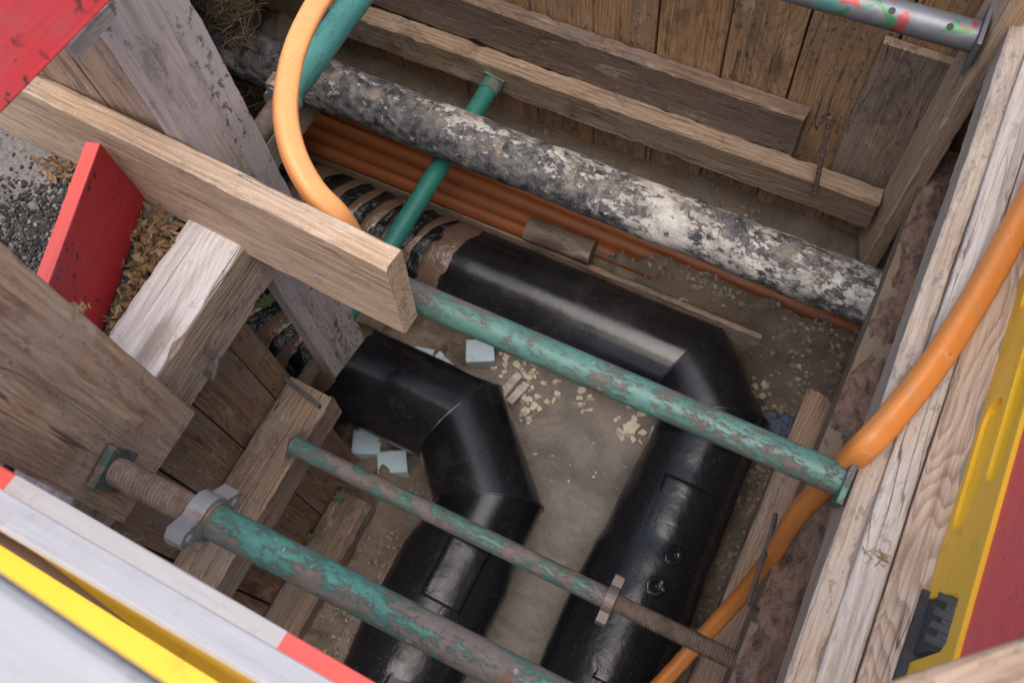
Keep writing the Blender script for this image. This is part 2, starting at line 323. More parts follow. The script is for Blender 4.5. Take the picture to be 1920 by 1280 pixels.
def asphalt():
    m = M('asphalt', 0.9, 0.2); co = m.tc.outputs['Object']
    n = m.noise(co, 3, None, 6, 0.6); g = m.noise(co, 70, None, 4, 0.7); vb = m.n('ShaderNodeRGBToBW'); m.t.links.new(m.voro(co, 150, out='Color'), vb.inputs[0]); v = vb.outputs[0]
    col = m.mix(m.step(n, 0.35, 0.65), (0.24, 0.22, 0.2), (0.16, 0.15, 0.145)); col = m.mix(0.25, col, v, 'OVERLAY')
    col = m.mix(m.math('MULTIPLY', m.step(g, 0.55, 0.65), 0.7), col, (0.05, 0.048, 0.047))
    return m.out(col, m.bump(g, 0.7, 0.004), 0.9)
ASPH = asphalt()
def bark():
    m = M('red_brown_bark', 0.9, 0.2); co = m.coords(amt=(5, 1, 1))
    n = m.noise(co, 34, (0.55, 1, 1), 7, 0.75, 0.5); b = m.noise(co, 4.2, (0.8, 1.2, 1.2), 3, 0.5)
    v = m.voro(m.vmath('MULTIPLY', co, (0.45, 1, 1)), 42, 'DISTANCE_TO_EDGE')
    bk = m.mix(m.step(n, 0.32, 0.68), (0.07, 0.047, 0.036), (0.32, 0.20, 0.145))
    bk = m.mix(m.math('MULTIPLY', m.step(m.noise(co, 60, None, 4), 0.55, 0.7), 0.5), bk, (0.23, 0.20, 0.19))
    bk = m.mix(m.math('MULTIPLY', m.step(m.noise(co, 9, (0.5, 1, 1), 6, 0.7), 0.52, 0.62), 0.6), bk, (0.30, 0.20, 0.16))
    wd = m.mix(m.noise(co, 1, (6, 90, 90), 5, 0.7), (0.19, 0.135, 0.09), (0.36, 0.27, 0.185))
    mask = m.step(m.math('ADD', b, m.math('MULTIPLY', n, 0.12)), 0.645, 0.665)
    col = m.mix(mask, bk, wd)
    return m.out(col, m.bump(m.math('SUBTRACT', m.math('ADD', n, m.math('MULTIPLY', v, 0.0)), m.math('MULTIPLY', mask, 0.7)), 0.7, 0.008), 0.9)
BARK = bark()
def leafmat(name, cols):
    m = M(name, 0.7, 0.3); g = m.n('ShaderNodeNewGeometry'); x = m.n('ShaderNodeValToRGB')
    m.t.links.new(g.outputs['Random Per Island'], x.inputs[0]); e = x.color_ramp.elements
    e[0].color = (*cols[0], 1); e[1].color = (*cols[-1], 1)
    for i, c in enumerate(cols[1:-1]): q = e.new((i + 1) / (len(cols) - 1)); q.color = (*c, 1)
    n = m.noise(m.tc.outputs['Object'], 120, None, 4)
    return m.out(m.mix(m.math('MULTIPLY', m.step(n, 0.45, 0.7), 0.35), x.outputs[0], (0.08, 0.05, 0.03)), m.bump(n, 0.3, 0.001), 0.65)
LITTER = leafmat('dry_leaf', [(0.13, 0.07, 0.035), (0.27, 0.165, 0.08), (0.085, 0.05, 0.028), (0.36, 0.25, 0.13), (0.12, 0.105, 0.04), (0.19, 0.10, 0.05), (0.07, 0.045, 0.03)])
GREENLEAF = leafmat('green_leaf', [(0.06, 0.085, 0.025), (0.075, 0.10, 0.03)])
STRAW = leafmat('straw', [(0.36, 0.26, 0.13), (0.25, 0.17, 0.09), (0.45, 0.34, 0.19), (0.2, 0.13, 0.07)])
GRIT = leafmat('asphalt_grit', [(0.02, 0.02, 0.02), (0.04, 0.038, 0.038), (0.028, 0.027, 0.028), (0.09, 0.085, 0.08), (0.022, 0.022, 0.022), (0.3, 0.28, 0.25)])
PEBBLE = leafmat('soil_crumb', [(0.20, 0.16, 0.115), (0.26, 0.21, 0.155), (0.15, 0.115, 0.08), (0.34, 0.29, 0.23), (0.22, 0.16, 0.10)])

# ------------------------------------------------------------------ mesh helpers
def U(u, v, z=None, x=None, y=None):
    d = C0 * (u - 960) + C1 * (v - 640) + C2 * 1790
    t = (z - CAM.z) / d.z if z is not None else (x / d.x if x is not None else y / d.y)
    return CAM + d * t
def mk(name, vs_, fs, mat, parent=None, mw=None, smooth=None, mats=None, fm=None):
    me = bpy.data.meshes.new(name); me.from_pydata([tuple(v) for v in vs_], [], fs); me.update()
    for q in ([mat] if mats is None else mats): me.materials.append(q)
    if fm: me.polygons.foreach_set('material_index', fm)
    if smooth is not None:
        me.polygons.foreach_set('use_smooth', [True] * len(me.polygons))
        if smooth < 3: me.set_sharp_from_angle(angle=smooth)
    o = bpy.data.objects.new(name, me); COL.objects.link(o)
    if mw is not None: o.matrix_world = mw
    if parent is not None:
        o.parent = parent
        if mw is not None: o.matrix_parent_inverse = Matrix.Identity(4); o.matrix_basis = parent.matrix_world.inverted() @ mw
    return o
def tag(o, label, cat, group=None):
    o['label'] = label; o['category'] = cat
    if group: o['group'] = group
    return o
def empty(name, loc, label, cat, group=None):
    o = bpy.data.objects.new(name, None); COL.objects.link(o); o.empty_display_size = 0.05
    o.matrix_world = Matrix.Translation(Vector(loc)); return tag(o, label, cat, group)
def frame(a, b, wdir):
    x = (b - a).normalized(); y = (wdir - x * wdir.dot(x)).normalized(); z = x.cross(y)
    return Matrix(((x.x, y.x, z.x, a.x), (x.y, y.y, z.y, a.y), (x.z, y.z, z.z, a.z), (0, 0, 0, 1)))
def V(*a): return Vector(a)
def board_mesh(L, w, t, n=10, bev=0.004, jit=0.0015, seed=0, skew=(0, 0), wane=0.0):
    """a sawn piece, length along x; edges worn and chipped, faces a little uneven"""
    rnd = random.Random(seed); vs_, fs = [], []
    hw, ht = w / 2, t / 2; s0 = seed * 3.7
    nz = lambda x, k, f: mnoise.noise(V(x * f + s0, k * 7.1, seed * 0.37))
    for i in range(n + 1):
        x = L * i / n
        bow = nz(x, 9, 1.1) * jit * 1.5; bowz = nz(x, 11, 1.3) * jit
        pts = []
        for k, (sy, sz) in enumerate(((-1, -1), (1, -1), (1, 1), (-1, 1))):
            b = bev * (0.45 + 0.5 * abs(nz(x, k, 9)) + max(0.0, nz(x, k + 20, 17) - 0.12) * 3.2 + max(0.0, nz(x, k + 40, 47) - 0.25) * 2.2)
            b = min(b, 0.4 * min(w, t))
            ey, ez = nz(x, k + 60, 3) * jit, nz(x, k + 70, 3) * jit * 0.6
            A = (sy * (hw - b) + ey, sz * ht + ez); B = (sy * hw + ey, sz * (ht - b) + ez)
            pts += [A, B] if sy * sz > 0 else [B, A]
        # order: bottom-left pair, bottom-right pair, top-right pair, top-left pair (counter-clockwise)
        cs = [pts[0], pts[3], pts[2], pts[5], pts[4], pts[7], pts[6], pts[1]]
        cs = [pts[0]] + [pts[3], pts[2]] + [pts[5], pts[4]] + [pts[7], pts[6]] + [pts[1]]
        for k, (y, z) in enumerate(cs):
            xe = x
            if i == 0: xe += skew[0] * y
            if i == n: xe += skew[1] * y
            vs_.append((xe + (rnd.uniform(-1, 1) * jit if i in (0, n) else 0), y + bow, z + bowz))
    for i in range(n):
        for k in range(8):
            a = i * 8 + k; b = i * 8 + (k + 1) % 8
            fs.append((a, b, b + 8, a + 8))
    fs.append(tuple(reversed(range(8)))); fs.append(tuple(range(n * 8, n * 8 + 8)))
    return vs_, fs
_sd = [0]
def board(name, a, b, wdir, w, t, mat, parent=None, n=10, bev=0.004, jit=0.0015, skew=(0, 0), mats=None, fm=None):
    a, b = Vector(a), Vector(b); _sd[0] += 1
    if n >= 8: n = max(n, int((b - a).length / 0.016))
    vs_, fs = board_mesh((b - a).length, w, t, n, bev, jit, _sd[0], skew)
    if fm == 'top':    # second material on the +z broad face
        fm = [1 if (i < n * 8 and i % 8 == 0) else 0 for i in range(len(fs))]
    if fm == 'yside':
        fm = [1 if (i < n * 8 and i % 8 in (2,)) else 0 for i in range(len(fs))]
    return mk(name, vs_, fs, mat, parent, frame(a, b, Vector(wdir)), smooth=R_(26), mats=mats, fm=fm)
def sweep(name, pts, rad, mat, parent=None, nseg=20, cap=True, sq=False, wave=None, world=True):
    """tube of radius rad (number or function of 0..1) along a polyline; object origin at first point, local x along start"""
    pts = [Vector(p) for p in pts]; n = len(pts); vs_, fs = [], []
    T = [(pts[min(i + 1, n - 1)] - pts[max(i - 1, 0)]).normalized() for i in range(n)]
    up = V(0, 0, 1) if abs(T[0].z) < 0.9 else V(1, 0, 0)
    nrm = (up - T[0] * up.dot(T[0])).normalized()
    org = pts[0]
    for i in range(n):
        nrm = (nrm - T[i] * nrm.dot(T[i])).normalized(); bi = T[i].cross(nrm)
        r = rad(i / (n - 1)) if callable(rad) else rad
        if isinstance(r, tuple): ra, rb = r
        else: ra = rb = r
        for k in range(nseg):
            a = 2 * math.pi * k / nseg + (math.pi / 4 if sq else 0)
            q = 1.0 if wave is None else wave(i / (n - 1), a)
            vs_.append(pts[i] - org + (nrm * math.cos(a) * ra + bi * math.sin(a) * rb) * q)
    for i in range(n - 1):
        for k in range(nseg):
            a = i * nseg + k; b = i * nseg + (k + 1) % nseg; fs.append((a, a + nseg, b + nseg, b))
    if cap: fs.append(tuple(range(nseg))); fs.append(tuple(reversed(range((n - 1) * nseg, n * nseg))))
    return mk(name, vs_, fs, mat, parent, Matrix.Translation(org), smooth=R_(40))
def seg(a, b, n): a, b = Vector(a), Vector(b); return [a.lerp(b, i / n) for i in range(n + 1)]
def bez(ctrl, n=40):
    """Catmull-Rom through points"""
    P = [Vector(c) for c in ctrl]; P = [P[0] * 2 - P[1]] + P + [P[-1] * 2 - P[-2]]; out = []
    m = len(P) - 3
    for s in range(m):
        p0, p1, p2, p3 = P[s:s + 4]; k = max(2, n // m)
        for i in range(k):
            t = i / k
            out.append(0.5 * ((2 * p1) + (p2 - p0) * t + (2 * p0 - 5 * p1 + 4 * p2 - p3) * t * t + (3 * p1 - p0 - 3 * p2 + p3) * t ** 3))
    out.append(P[-2]); return out
def tube(name, a, b, r, mat, parent=None, nseg=24, n=8):
    """straight tube, local x along the axis"""
    a, b = Vector(a), Vector(b); L = (b - a).length
    vs_, fs = [], []
    for i in range(n + 1):
        for k in range(nseg):
            t = 2 * math.pi * k / nseg; vs_.append((L * i / n, r * math.cos(t), r * math.sin(t)))
    for i in range(n):
        for k in range(nseg):
            p = i * nseg + k; q = i * nseg + (k + 1) % nseg; fs.append((p, q, q + nseg, p + nseg))
    fs.append(tuple(reversed(range(nseg)))); fs.append(tuple(range(n * nseg, (n + 1) * nseg)))
    return mk(name, vs_, fs, mat, parent, frame(a, b, V(0.01, 0.02, 1)), smooth=R_(40))
def thread(name, a, b, r, mat, parent=None, pitch=0.0065, amp=0.0022, nseg=24):
    a, b = Vector(a), Vector(b); L = (b - a).length; n = max(8, int(L / pitch * 5)); vs_, fs = [], []
    for i in range(n + 1):
        x = L * i / n
        for k in range(nseg):
            t = 2 * math.pi * k / nseg; ph = (x / pitch - k / nseg) % 1.0
            rr = r - amp * (abs(ph - 0.5) * 2) ** 1.4
            vs_.append((x, rr * math.cos(t), rr * math.sin(t)))
    for i in range(n):
        for k in range(nseg):
            p = i * nseg + k; q = i * nseg + (k + 1) % nseg; fs.append((p, q, q + nseg, p + nseg))
    fs.append(tuple(reversed(range(nseg)))); fs.append(tuple(range(n * nseg, (n + 1) * nseg)))
    return mk(name, vs_, fs, mat, parent, frame(a, b, V(0.01, 0.02, 1)), smooth=R_(60))
def plate(name, outer, holes, th, mat, mw, parent=None, bevel=0.0, mats=None, region=None):
    """flat piece with holes in local xy, thickness along z"""
    loops = [outer] + list(holes); tri = tessellate_polygon([[V(p[0], p[1], 0) for p in l] for l in loops])
    flat = [p for l in loops for p in l]; n = len(flat)
    vs_ = [(p[0], p[1], th / 2) for p in flat] + [(p[0], p[1], -th / 2) for p in flat]
    fs = []
    for t in tri:
        a, b, c = t
        A, B, C = flat[a], flat[b], flat[c]
        ccw = (B[0] - A[0]) * (C[1] - A[1]) - (B[1] - A[1]) * (C[0] - A[0]) > 0
        t = (a, b, c) if ccw else (a, c, b)
        fs.append(t); fs.append((t[0] + n, t[2] + n, t[1] + n))
    s = 0
    for li, l in enumerate(loops):
        m_ = len(l)
        area = sum(l[i][0] * l[(i + 1) % m_][1] - l[(i + 1) % m_][0] * l[i][1] for i in range(m_))
        for i in range(m_):
            a, b = s + i, s + (i + 1) % m_
            out = (area > 0) == (li == 0)
            fs.append((b, a, a + n, b + n) if out else (a, b, b + n, a + n))
        s += m_
    o = mk(name, vs_, fs, mat, parent, mw)
    if bevel:
        md = o.modifiers.new('bevel', 'BEVEL'); md.width = bevel; md.segments = 2; md.limit_method = 'ANGLE'; md.angle_limit = R_(40)
    return o
def rrect(cx, cy, w, h, r, n=5):
    out = []
    for sx, sy, a0 in ((1, 1, 0), (-1, 1, 90), (-1, -1, 180), (1, -1, 270)):
        for i in range(n + 1):
            a = R_(a0 + 90 * i / n); out.append((cx + sx * (w / 2 - r) + r * math.cos(a), cy + sy * (h / 2 - r) + r * math.sin(a)))
    return out
def circ(cx, cy, r, n=14): return [(cx + r * math.cos(2 * math.pi * i / n), cy + r * math.sin(2 * math.pi * i / n)) for i in range(n)]
def struct(o): o['kind'] = 'structure'; return o
def stuff(o, label=None, cat=None):
    o['kind'] = 'stuff'
    if label: tag(o, label, cat)
    return o
def fbm(x, y, s=1.0, o=4):
    return mnoise.fractal(V(x * s, y * s, 3.7), 1.0, 2.0, o, noise_basis='PERLIN_ORIGINAL')
def smst(x, a, b):
    t = max(0, min(1, (x - a) / (b - a))); return t * t * (3 - 2 * t)

#==SETTING==
XL, XR, YF, YB, FLOOR = -1.145, 0.375, 0.59, 1.82, -1.62
# ground: one sheet with the L-shaped opening
xs = [-60, -12, -4, -2.35, XL, XR, 3, 12, 60]; ys = [-60, -12, -3, -1.9, YF, YB, 4, 12, 60]
vs_ = [(x, y, -0.01) for y in ys for x in xs]; fs = []
for j in range(len(ys) - 1):
    for i in range(len(xs) - 1):
        if (xs[i] == XL and -1.9 <= ys[j] < YB) or (xs[i] == -2.35 and ys[j] == YF): continue
        n_ = len(xs); fs.append((j * n_ + i, j * n_ + i + 1, (j + 1) * n_ + i + 1, (j + 1) * n_ + i))
struct(mk('ground', vs_, fs, ASPH))
# earth faces of the trench behind the timber
vs_, fs = [], []
def quad(*p):
    b = len(vs_); vs_.extend(p); fs.append((b, b + 1, b + 2, b + 3))
D = -1.95
quad((XL, -1.9, -0.01), (XL, -1.9, D), (XL, 0.46, D), (XL, 0.46, -0.01))
quad((XL, 0.46, -0.01), (XL, 0.46, -0.42), (XL, YF, -0.42), (XL, YF, -0.01))
quad((-2.35, 0.46, -0.42), (-2.35, 0.46, D), (XL, 0.46, D), (XL, 0.46, -0.42))
quad((-2.35, 0.46, -0.42), (XL, 0.46, -0.42), (XL, YF, -0.42), (-2.35, YF, -0.42))
quad((-2.35, YF, -0.01), (-2.35, YF, -0.42), (XL, YF, -0.42), (XL, YF, -0.01))
quad((-2.35, 0.46, -0.01), (-2.35, 0.46, D), (-2.35, YB, D), (-2.35, YB, -0.01))
quad((-2.35, YB, -0.01), (-2.35, YB, D), (XR, YB, D), (XR, YB, -0.01))
quad((XR, YB, -0.01), (XR, YB, D), (XR, -1.9, D), (XR, -1.9, -0.01))
quad((XR, -1.9, -0.01), (XR, -1.9, D), (XL, -1.9, D), (XL, -1.9, -0.01))
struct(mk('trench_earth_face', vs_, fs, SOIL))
# trench bottom, bench and banks as one height field
def hfun(x, y):
    n1 = fbm(x, y, 2.2, 3); n2 = fbm(x + 9, y, 9, 4); n3 = fbm(x, y + 5, 30, 3); n4 = max(0, fbm(x + 2, y + 8, 14, 3))
    sand = smst(x, -0.93, -0.8) * (1 - smst(x, 0.02, 0.16)) * (1 - smst(y, 1.05, 1.25))
    z = FLOOR + 0.012 * n1 + (1 - sand) * (0.03 * n2 + 0.018 * n3 + 0.04 * n4) + sand * (0.007 * n2 + 0.002 * n3)
    # bench that carries the conduits
    bank = smst(x, -0.12, 0.08)
    bz = -1.255 - 0.022 * smst(-x, 0.7, 0.9) + 0.016 * n2 + 0.008 * n3 + 0.02 * n1
    bz += smst(x + 0.05 * n2 - 3.0 * (y - 1.40), -0.60, -0.46) * (0.090 + 0.014 * n2) * (1 - smst(y, 1.428, 1.446)) + 0.018 * n4 * (1 - smst(y, 1.42, 1.44)) + 0.05 * smst(y, 1.6, 1.78)
    e0 = 1.360 - 0.30 * bank + 0.04 * n2 * bank
    t = smst(y, e0, 1.373 + 0.10 * bank)
    z = z + (bz + 0.035 * n4 * bank - z) * t
    # heaped earth along the right wall and at the far left end
    z += smst(x, 0.06, 0.30) * 0.16 * (1 - t) * (0.7 + 0.6 * n1)
    z += smst(-x, 1.80, 1.98) * (0.28 + 0.1 * n1 + 0.06 * n2)
    z += smst(-x, 0.86, 0.97) * 0.03 * (1 + n2) * (1 - t)
    return z
X0, X1, Y0, Y1, ST = -2.34, 0.37, -1.2, 1.815, 0.0125
nx, ny = int((X1 - X0) / ST), int((Y1 - Y0) / ST)
vs_ = [(X0 + (X1 - X0) * i / nx, Y0 + (Y1 - Y0) * j / ny, 0) for j in range(ny + 1) for i in range(nx + 1)]
vs_ = [(x, y, hfun(x, y)) for x, y, z in vs_]
fs, fm = [], []
for j in range(ny):
    for i in range(nx):
        a = j * (nx + 1) + i; fs.append((a, a + 1, a + nx + 2, a + nx + 1))
        x, y = vs_[a][0], vs_[a][1]
        k = 0.05 * fbm(x, y, 8, 3)
        fm.append(1 if (-0.86 + k < x < 0.05 + k and y + k < 1.16) else 0)
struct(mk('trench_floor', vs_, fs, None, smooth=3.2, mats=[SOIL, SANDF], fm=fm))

# ------------------------------------------------------------------ sheeting walls, board by board
def sheeting(label, fixed, axis, edges, z0, z1, mat, thick=0.034, jitz=0.02, lean=0.0):
    """axis 'x': boards stand side by side along x on plane y = fixed"""
    rnd = random.Random(len(label) + int(fixed * 50))
    c = (edges[0] + edges[-1]) / 2
    root = empty('sheeting_wall', (c, fixed, z0) if axis == 'x' else (fixed, c, z0), label, 'timber wall')
    for e0, e1 in zip(edges, edges[1:]):
        wd = e1 - e0 - rnd.uniform(0.003, 0.007); m_ = (e0 + e1) / 2; off = rnd.uniform(-0.004, 0.004)
        zt = z1 + rnd.uniform(-jitz, jitz)
        if axis == 'x':
            board('board', (m_, fixed + off, z0), (m_ + rnd.uniform(-.004, .004), fixed + off + lean, zt), (1, 0, 0), wd, thick, mat, root, n=4, bev=0.003)
        else:
            board('board', (fixed + off, m_, z0), (fixed + off + lean, m_ + rnd.uniform(-.004, .004), zt), (0, 1, 0), wd, thick, mat, root, n=4, bev=0.003)
    return root
sheeting('brown vertical board wall at the far side behind the two long horizontal timbers', 1.797, 'x',
         [-2.3, -2.1, -1.93, -1.75, -1.58, -1.31, -1.03, -0.817, -0.619, -0.42, -0.22, 0.0, 0.17, 0.36], -1.40, 0.06, W_BACK)
sheeting('damp vertical board wall on the left behind the stepped cross timbers', -1.125, 'y',
         [-1.8, -1.6, -1.42, -1.25, -1.07, -0.9, -0.72, -0.55, -0.40, -0.23, -0.08, 0.085, 0.246, 0.40, 0.475], -1.80, -0.03, W_LEFT, jitz=0.006)
sheeting('short brown boards standing up behind the long sawn plank, upper left', 0.607, 'x',
         [-2.3, -2.12, -1.95, -1.77, -1.59, -1.41, -1.26, -1.13], -0.42, 0.62, W_BROWN)
sheeting('shadowed board wall on the right behind the bark-covered timber', 0.353, 'y',
         [-1.8, -1.6, -1.4, -1.2, -1.0, -0.8, -0.62, -0.44, -0.26, -0.08, 0.10, 0.28, 0.46, 0.64, 0.82, 1.0, 1.18, 1.36, 1.54, 1.74], -1.75, -0.05, W_LEFT, jitz=0.005)
sheeting('dim board wall closing the far left end beyond the straw', -2.315, 'y',
         [0.62, 0.8, 0.98, 1.16, 1.34, 1.52, 1.78], -1.3, 0.2, W_LEFT)

# ------------------------------------------------------------------ timbers at the back wall
tag(board('waler', (-2.28, 1.692, -0.906), (0.132, 1.692, -0.894), (0, 1, 0), 0.064, 0.130, W_WALER, n=22, bev=0.006, jit=0.003),
    'long squared timber along the back wall carrying the teal strut, lower of two', 'timber')
tag(board('waler', (-2.2, 1.750, -0.742), (-0.147, 1.750, -0.748), (0, 1, 0), 0.052, 0.180, W_WALERDK, n=20, bev=0.006, jit=0.003, skew=(0, 0.1)),
    'long dark squared timber on the back wall ending in a split corner, upper of two', 'timber')
tag(board('flat_board', (0.067, 1.764, -0.95), (0.068, 1.764, -0.318), (1, 0, 0), 0.20, 0.026, W_WALER, n=6, bev=0.004, jit=0.002),
    'short dusty board upright against the back wall beside the post', 'board')
tag(board('corner_post', (0.170, 1.668, -1.10), (0.170, 1.668, 0.14), (-0.27, 0.96, 0), 0.135, 0.046, W_PLANK, n=10, bev=0.004, jit=0.002, skew=(-0.35, 0)),
    'upright post in the far right corner holding the zinc strut plate', 'post')
tag(board('cross_timber', (-2.22, 0.66, -0.55), (-2.22, 1.77, -0.55), (1, 0, 0), 0.09, 0.10, W_BEAM, n=8, bev=0.006),
    'squared timber across the far left end above the old pipe', 'timber')
tag(board('cross_timber', (-1.745, 0.63, -1.0), (-1.66, 1.40, -0.93), (1, 0, 0), 0.055, 0.13, W_BEAM, n=8, bev=0.006),
    'grey timber passing under the old pipe behind the green strut end', 'timber')

tag(board('shade_plate', (-2.75, 1.36, 0.008), (-1.56, 1.36, 0.008), (0, 1, 0), 1.34, 0.02, RUST, n=2, bev=0.004),
    'unseen steel plate added to shade the trench beyond the tall grey board', 'plate')  # out of view, added only to darken the conduits at the left end
# ------------------------------------------------------------------ left wall timbers
tag(board('edge_beam', (-1.0385, -1.7, -0.07), (-1.0385, 0.535, -0.065), (1, 0, 0), 0.137, 0.165, None, n=22, bev=0.006, jit=0.003, mats=[W_BEAM, W_PALE], fm='top'),
    'pale weathered beam beside the leaf litter, grey on its trench side', 'beam')
tag(board('waler', (-1.035, -1.7, -0.80), (-1.035, 0.465, -0.80), (1, 0, 0), 0.135, 0.125, W_WALER, n=22, bev=0.008, jit=0.004),
    'cross timber on the left wall holding the thin rusty strut', 'timber')
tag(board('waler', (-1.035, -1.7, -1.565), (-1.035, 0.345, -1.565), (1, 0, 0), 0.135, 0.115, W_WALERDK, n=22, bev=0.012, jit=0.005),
    'lowest left timber lying just above the trench floor', 'timber')
tag(board('brace_board', (-0.952, 0.078, -0.115), (-0.952, 0.082, 0.66), (0, 1, 0), 0.242, 0.030, W_BROWN, n=10, bev=0.004, jit=0.002, skew=(0.0, 0)),
    'wide brown board with red smears behind the big strut plate', 'board')
tag(board('corner_board', (-1.088, 0.636, -0.945), (-1.086, 0.660, 0.66), (0, 1, 0), 0.155, 0.046, W_GREY, n=16, bev=0.004, jit=0.002, skew=(-0.25, 0)),
    'tall grey dusty upright board behind the long sawn plank', 'board')
# long plank on edge
def hexa(name, near_top, near_bot, dirv, t, mat, label, cat):
    """plank on edge from its near-face corners (left, right)"""
    a = (near_top[0] + near_bot[0]) / 2; b = (near_top[1] + near_bot[1]) / 2
    wd = ((near_top[0] - near_bot[0]) + (near_top[1] - near_bot[1])) / 2
    w_ = wd.length; off = dirv.normalized() * (t / 2)
    return tag(board(name, a + off, b + off, wd, w_, t, mat, n=24, bev=0.004, jit=0.0018), label, cat)
nt0, nt1 = U(15, 163, z=0.205), U(714, 505, z=0.205); nb0, nb1 = U(-60, 200, z=0.005), U(771, 631, z=0.005)
ext = (nt1 - nt0) * 0.5
hexa('sawn_plank', (nt0 - ext, nt1), (nb0 - ext, nb1), V(0, 1, 0), 0.046, W_PLANK, 'long light sawn plank on edge reaching out over the trench', 'plank')
# red board standing on edge on the asphalt
ra, rb = V(-1.236, 0.512, 0.098), V(-1.108, 0.13, 0.098)
rdir = (rb - ra).normalized()
o = empty('red_board', ra.lerp(rb, 0.5) - V(0, 0, 0.098), 'short red painted board on edge between the asphalt and the leaf litter', 'board')
board('panel', ra, rb, (0.0, 0, 1), 0.196, 0.027, RED, o, n=8, bev=0.001, jit=0.001)
board('top_edge', ra + V(0, 0, 0.0995), rb + V(0, 0, 0.0995), (rdir.y, -rdir.x, 0), 0.0275, 0.003, REDLT, o, n=8, bev=0.0008, jit=0.0006)

# ------------------------------------------------------------------ right wall timbers
def rx(y): return 0.241 - 0.031 * y
tag(board('edge_timber', (rx(-1.7) + 0.020, -1.7, -0.062), (rx(2.1) + 0.020, 2.1, -0.062), (1, 0, 0), 0.040, 0.12, W_RIGHT, n=30, bev=0.007, jit=0.004),
    'brown rough timber at the right trench edge where the main strut bears', 'timber')
tag(board('edge_plank', (rx(-1.7) + 0.068, -1.7, -0.04), (rx(2.1) + 0.066, 2.1, -0.04), (1, 0, 0), 0.052, 0.10, W_BLEACH, n=26, bev=0.006, jit=0.003),
    'bleached grey plank on the right edge between rough timber and grained plank', 'plank')
tag(board('edge_plank', (rx(-1.7) + 0.128, -1.7, -0.042), (rx(2.1) + 0.124, 2.1, -0.042), (1, 0, 0), 0.062, 0.10, W_GRAIN, n=26, bev=0.005, jit=0.002),
    'plank with bold wavy grain beside the yellow barrier', 'plank')
def bark_timber(a, b, w_, h, label, mat, seed, bulge=0.014):
    rnd = random.Random(seed); a, b = Vector(a), Vector(b); L = (b - a).length; n = 60; vs_, fs, fm = [], [], []
    cs = [(-w_ / 2, -h / 2), (-w_ / 2, h / 2 - 0.012)] + [(-w_ / 2 + w_ * t, h / 2 - 0.012 + bulge * math.sin(math.pi * min(1, t * 0.9 + 0.08)) ** 0.8) for t in (0.1, 0.25, 0.4, 0.55, 0.7, 0.85)] + [(w_ / 2, h / 2 - 0.03), (w_ / 2, -h / 2)]
    K = len(cs)
    for i in range(n + 1):
        x = L * i / n
        for k, (y, z) in enumerate(cs):
            d = 0.0 if k in (0, K - 1) else 0.0035
            vs_.append((x, y + 0.006 * mnoise.noise(V(x * 3, k * 0.2 + seed, 1)) + d * 0.6 * mnoise.noise(V(x * 14, k * 0.9, seed)), z + d * mnoise.noise(V(x * 12, k * 0.8, seed + 4)) + d * mnoise.noise(V(x * 33, k * 1.7, seed + 9))))
    for i in range(n):
        for k in range(K):
            p, q = i * K + k, i * K + (k + 1) % K; fs.append((p, p + K, q + K, q)); fm.append(0 if 1 <= k <= K - 3 else 1)
    fs.append(tuple(range(K))); fs.append(tuple(reversed(range(n * K, (n + 1) * K)))); fm += [1, 1]
    y = V(1, 0, 0); x = (b - a).normalized(); y = (y - x * y.dot(x)).normalized(); z = V(0, 0, 1); z = (z - x * z.dot(x)).normalized()
    mw = Matrix(((x.x, y.x, z.x, a.x), (x.y, y.y, z.y, a.y), (x.z, y.z, z.z, a.z), (0, 0, 0, 1)))
    o = mk('bark_timber', vs_, fs, None, None, mw, smooth=R_(45), mats=[mat, W_WALER], fm=fm)
    # right-handed check: x=length, y=+X, z=up gives left-handed for +Y length, so flip
    o.data.flip_normals() if x.cross(y).dot(z) < 0 else None
    return tag(o, label, 'timber')
bark_timber((0.286, -1.7, -0.66), (0.262, 1.735, -0.66), 0.125, 0.13, 'red-brown bark-covered timber along the right wall under the edge planks', BARK, 3)
bark_timber((0.255, -1.7, -1.40), (0.235, 1.30, -1.40), 0.12, 0.12, 'low stripped timber at the foot of the right wall by the black pipe', W_BROWN, 5, 0.022)

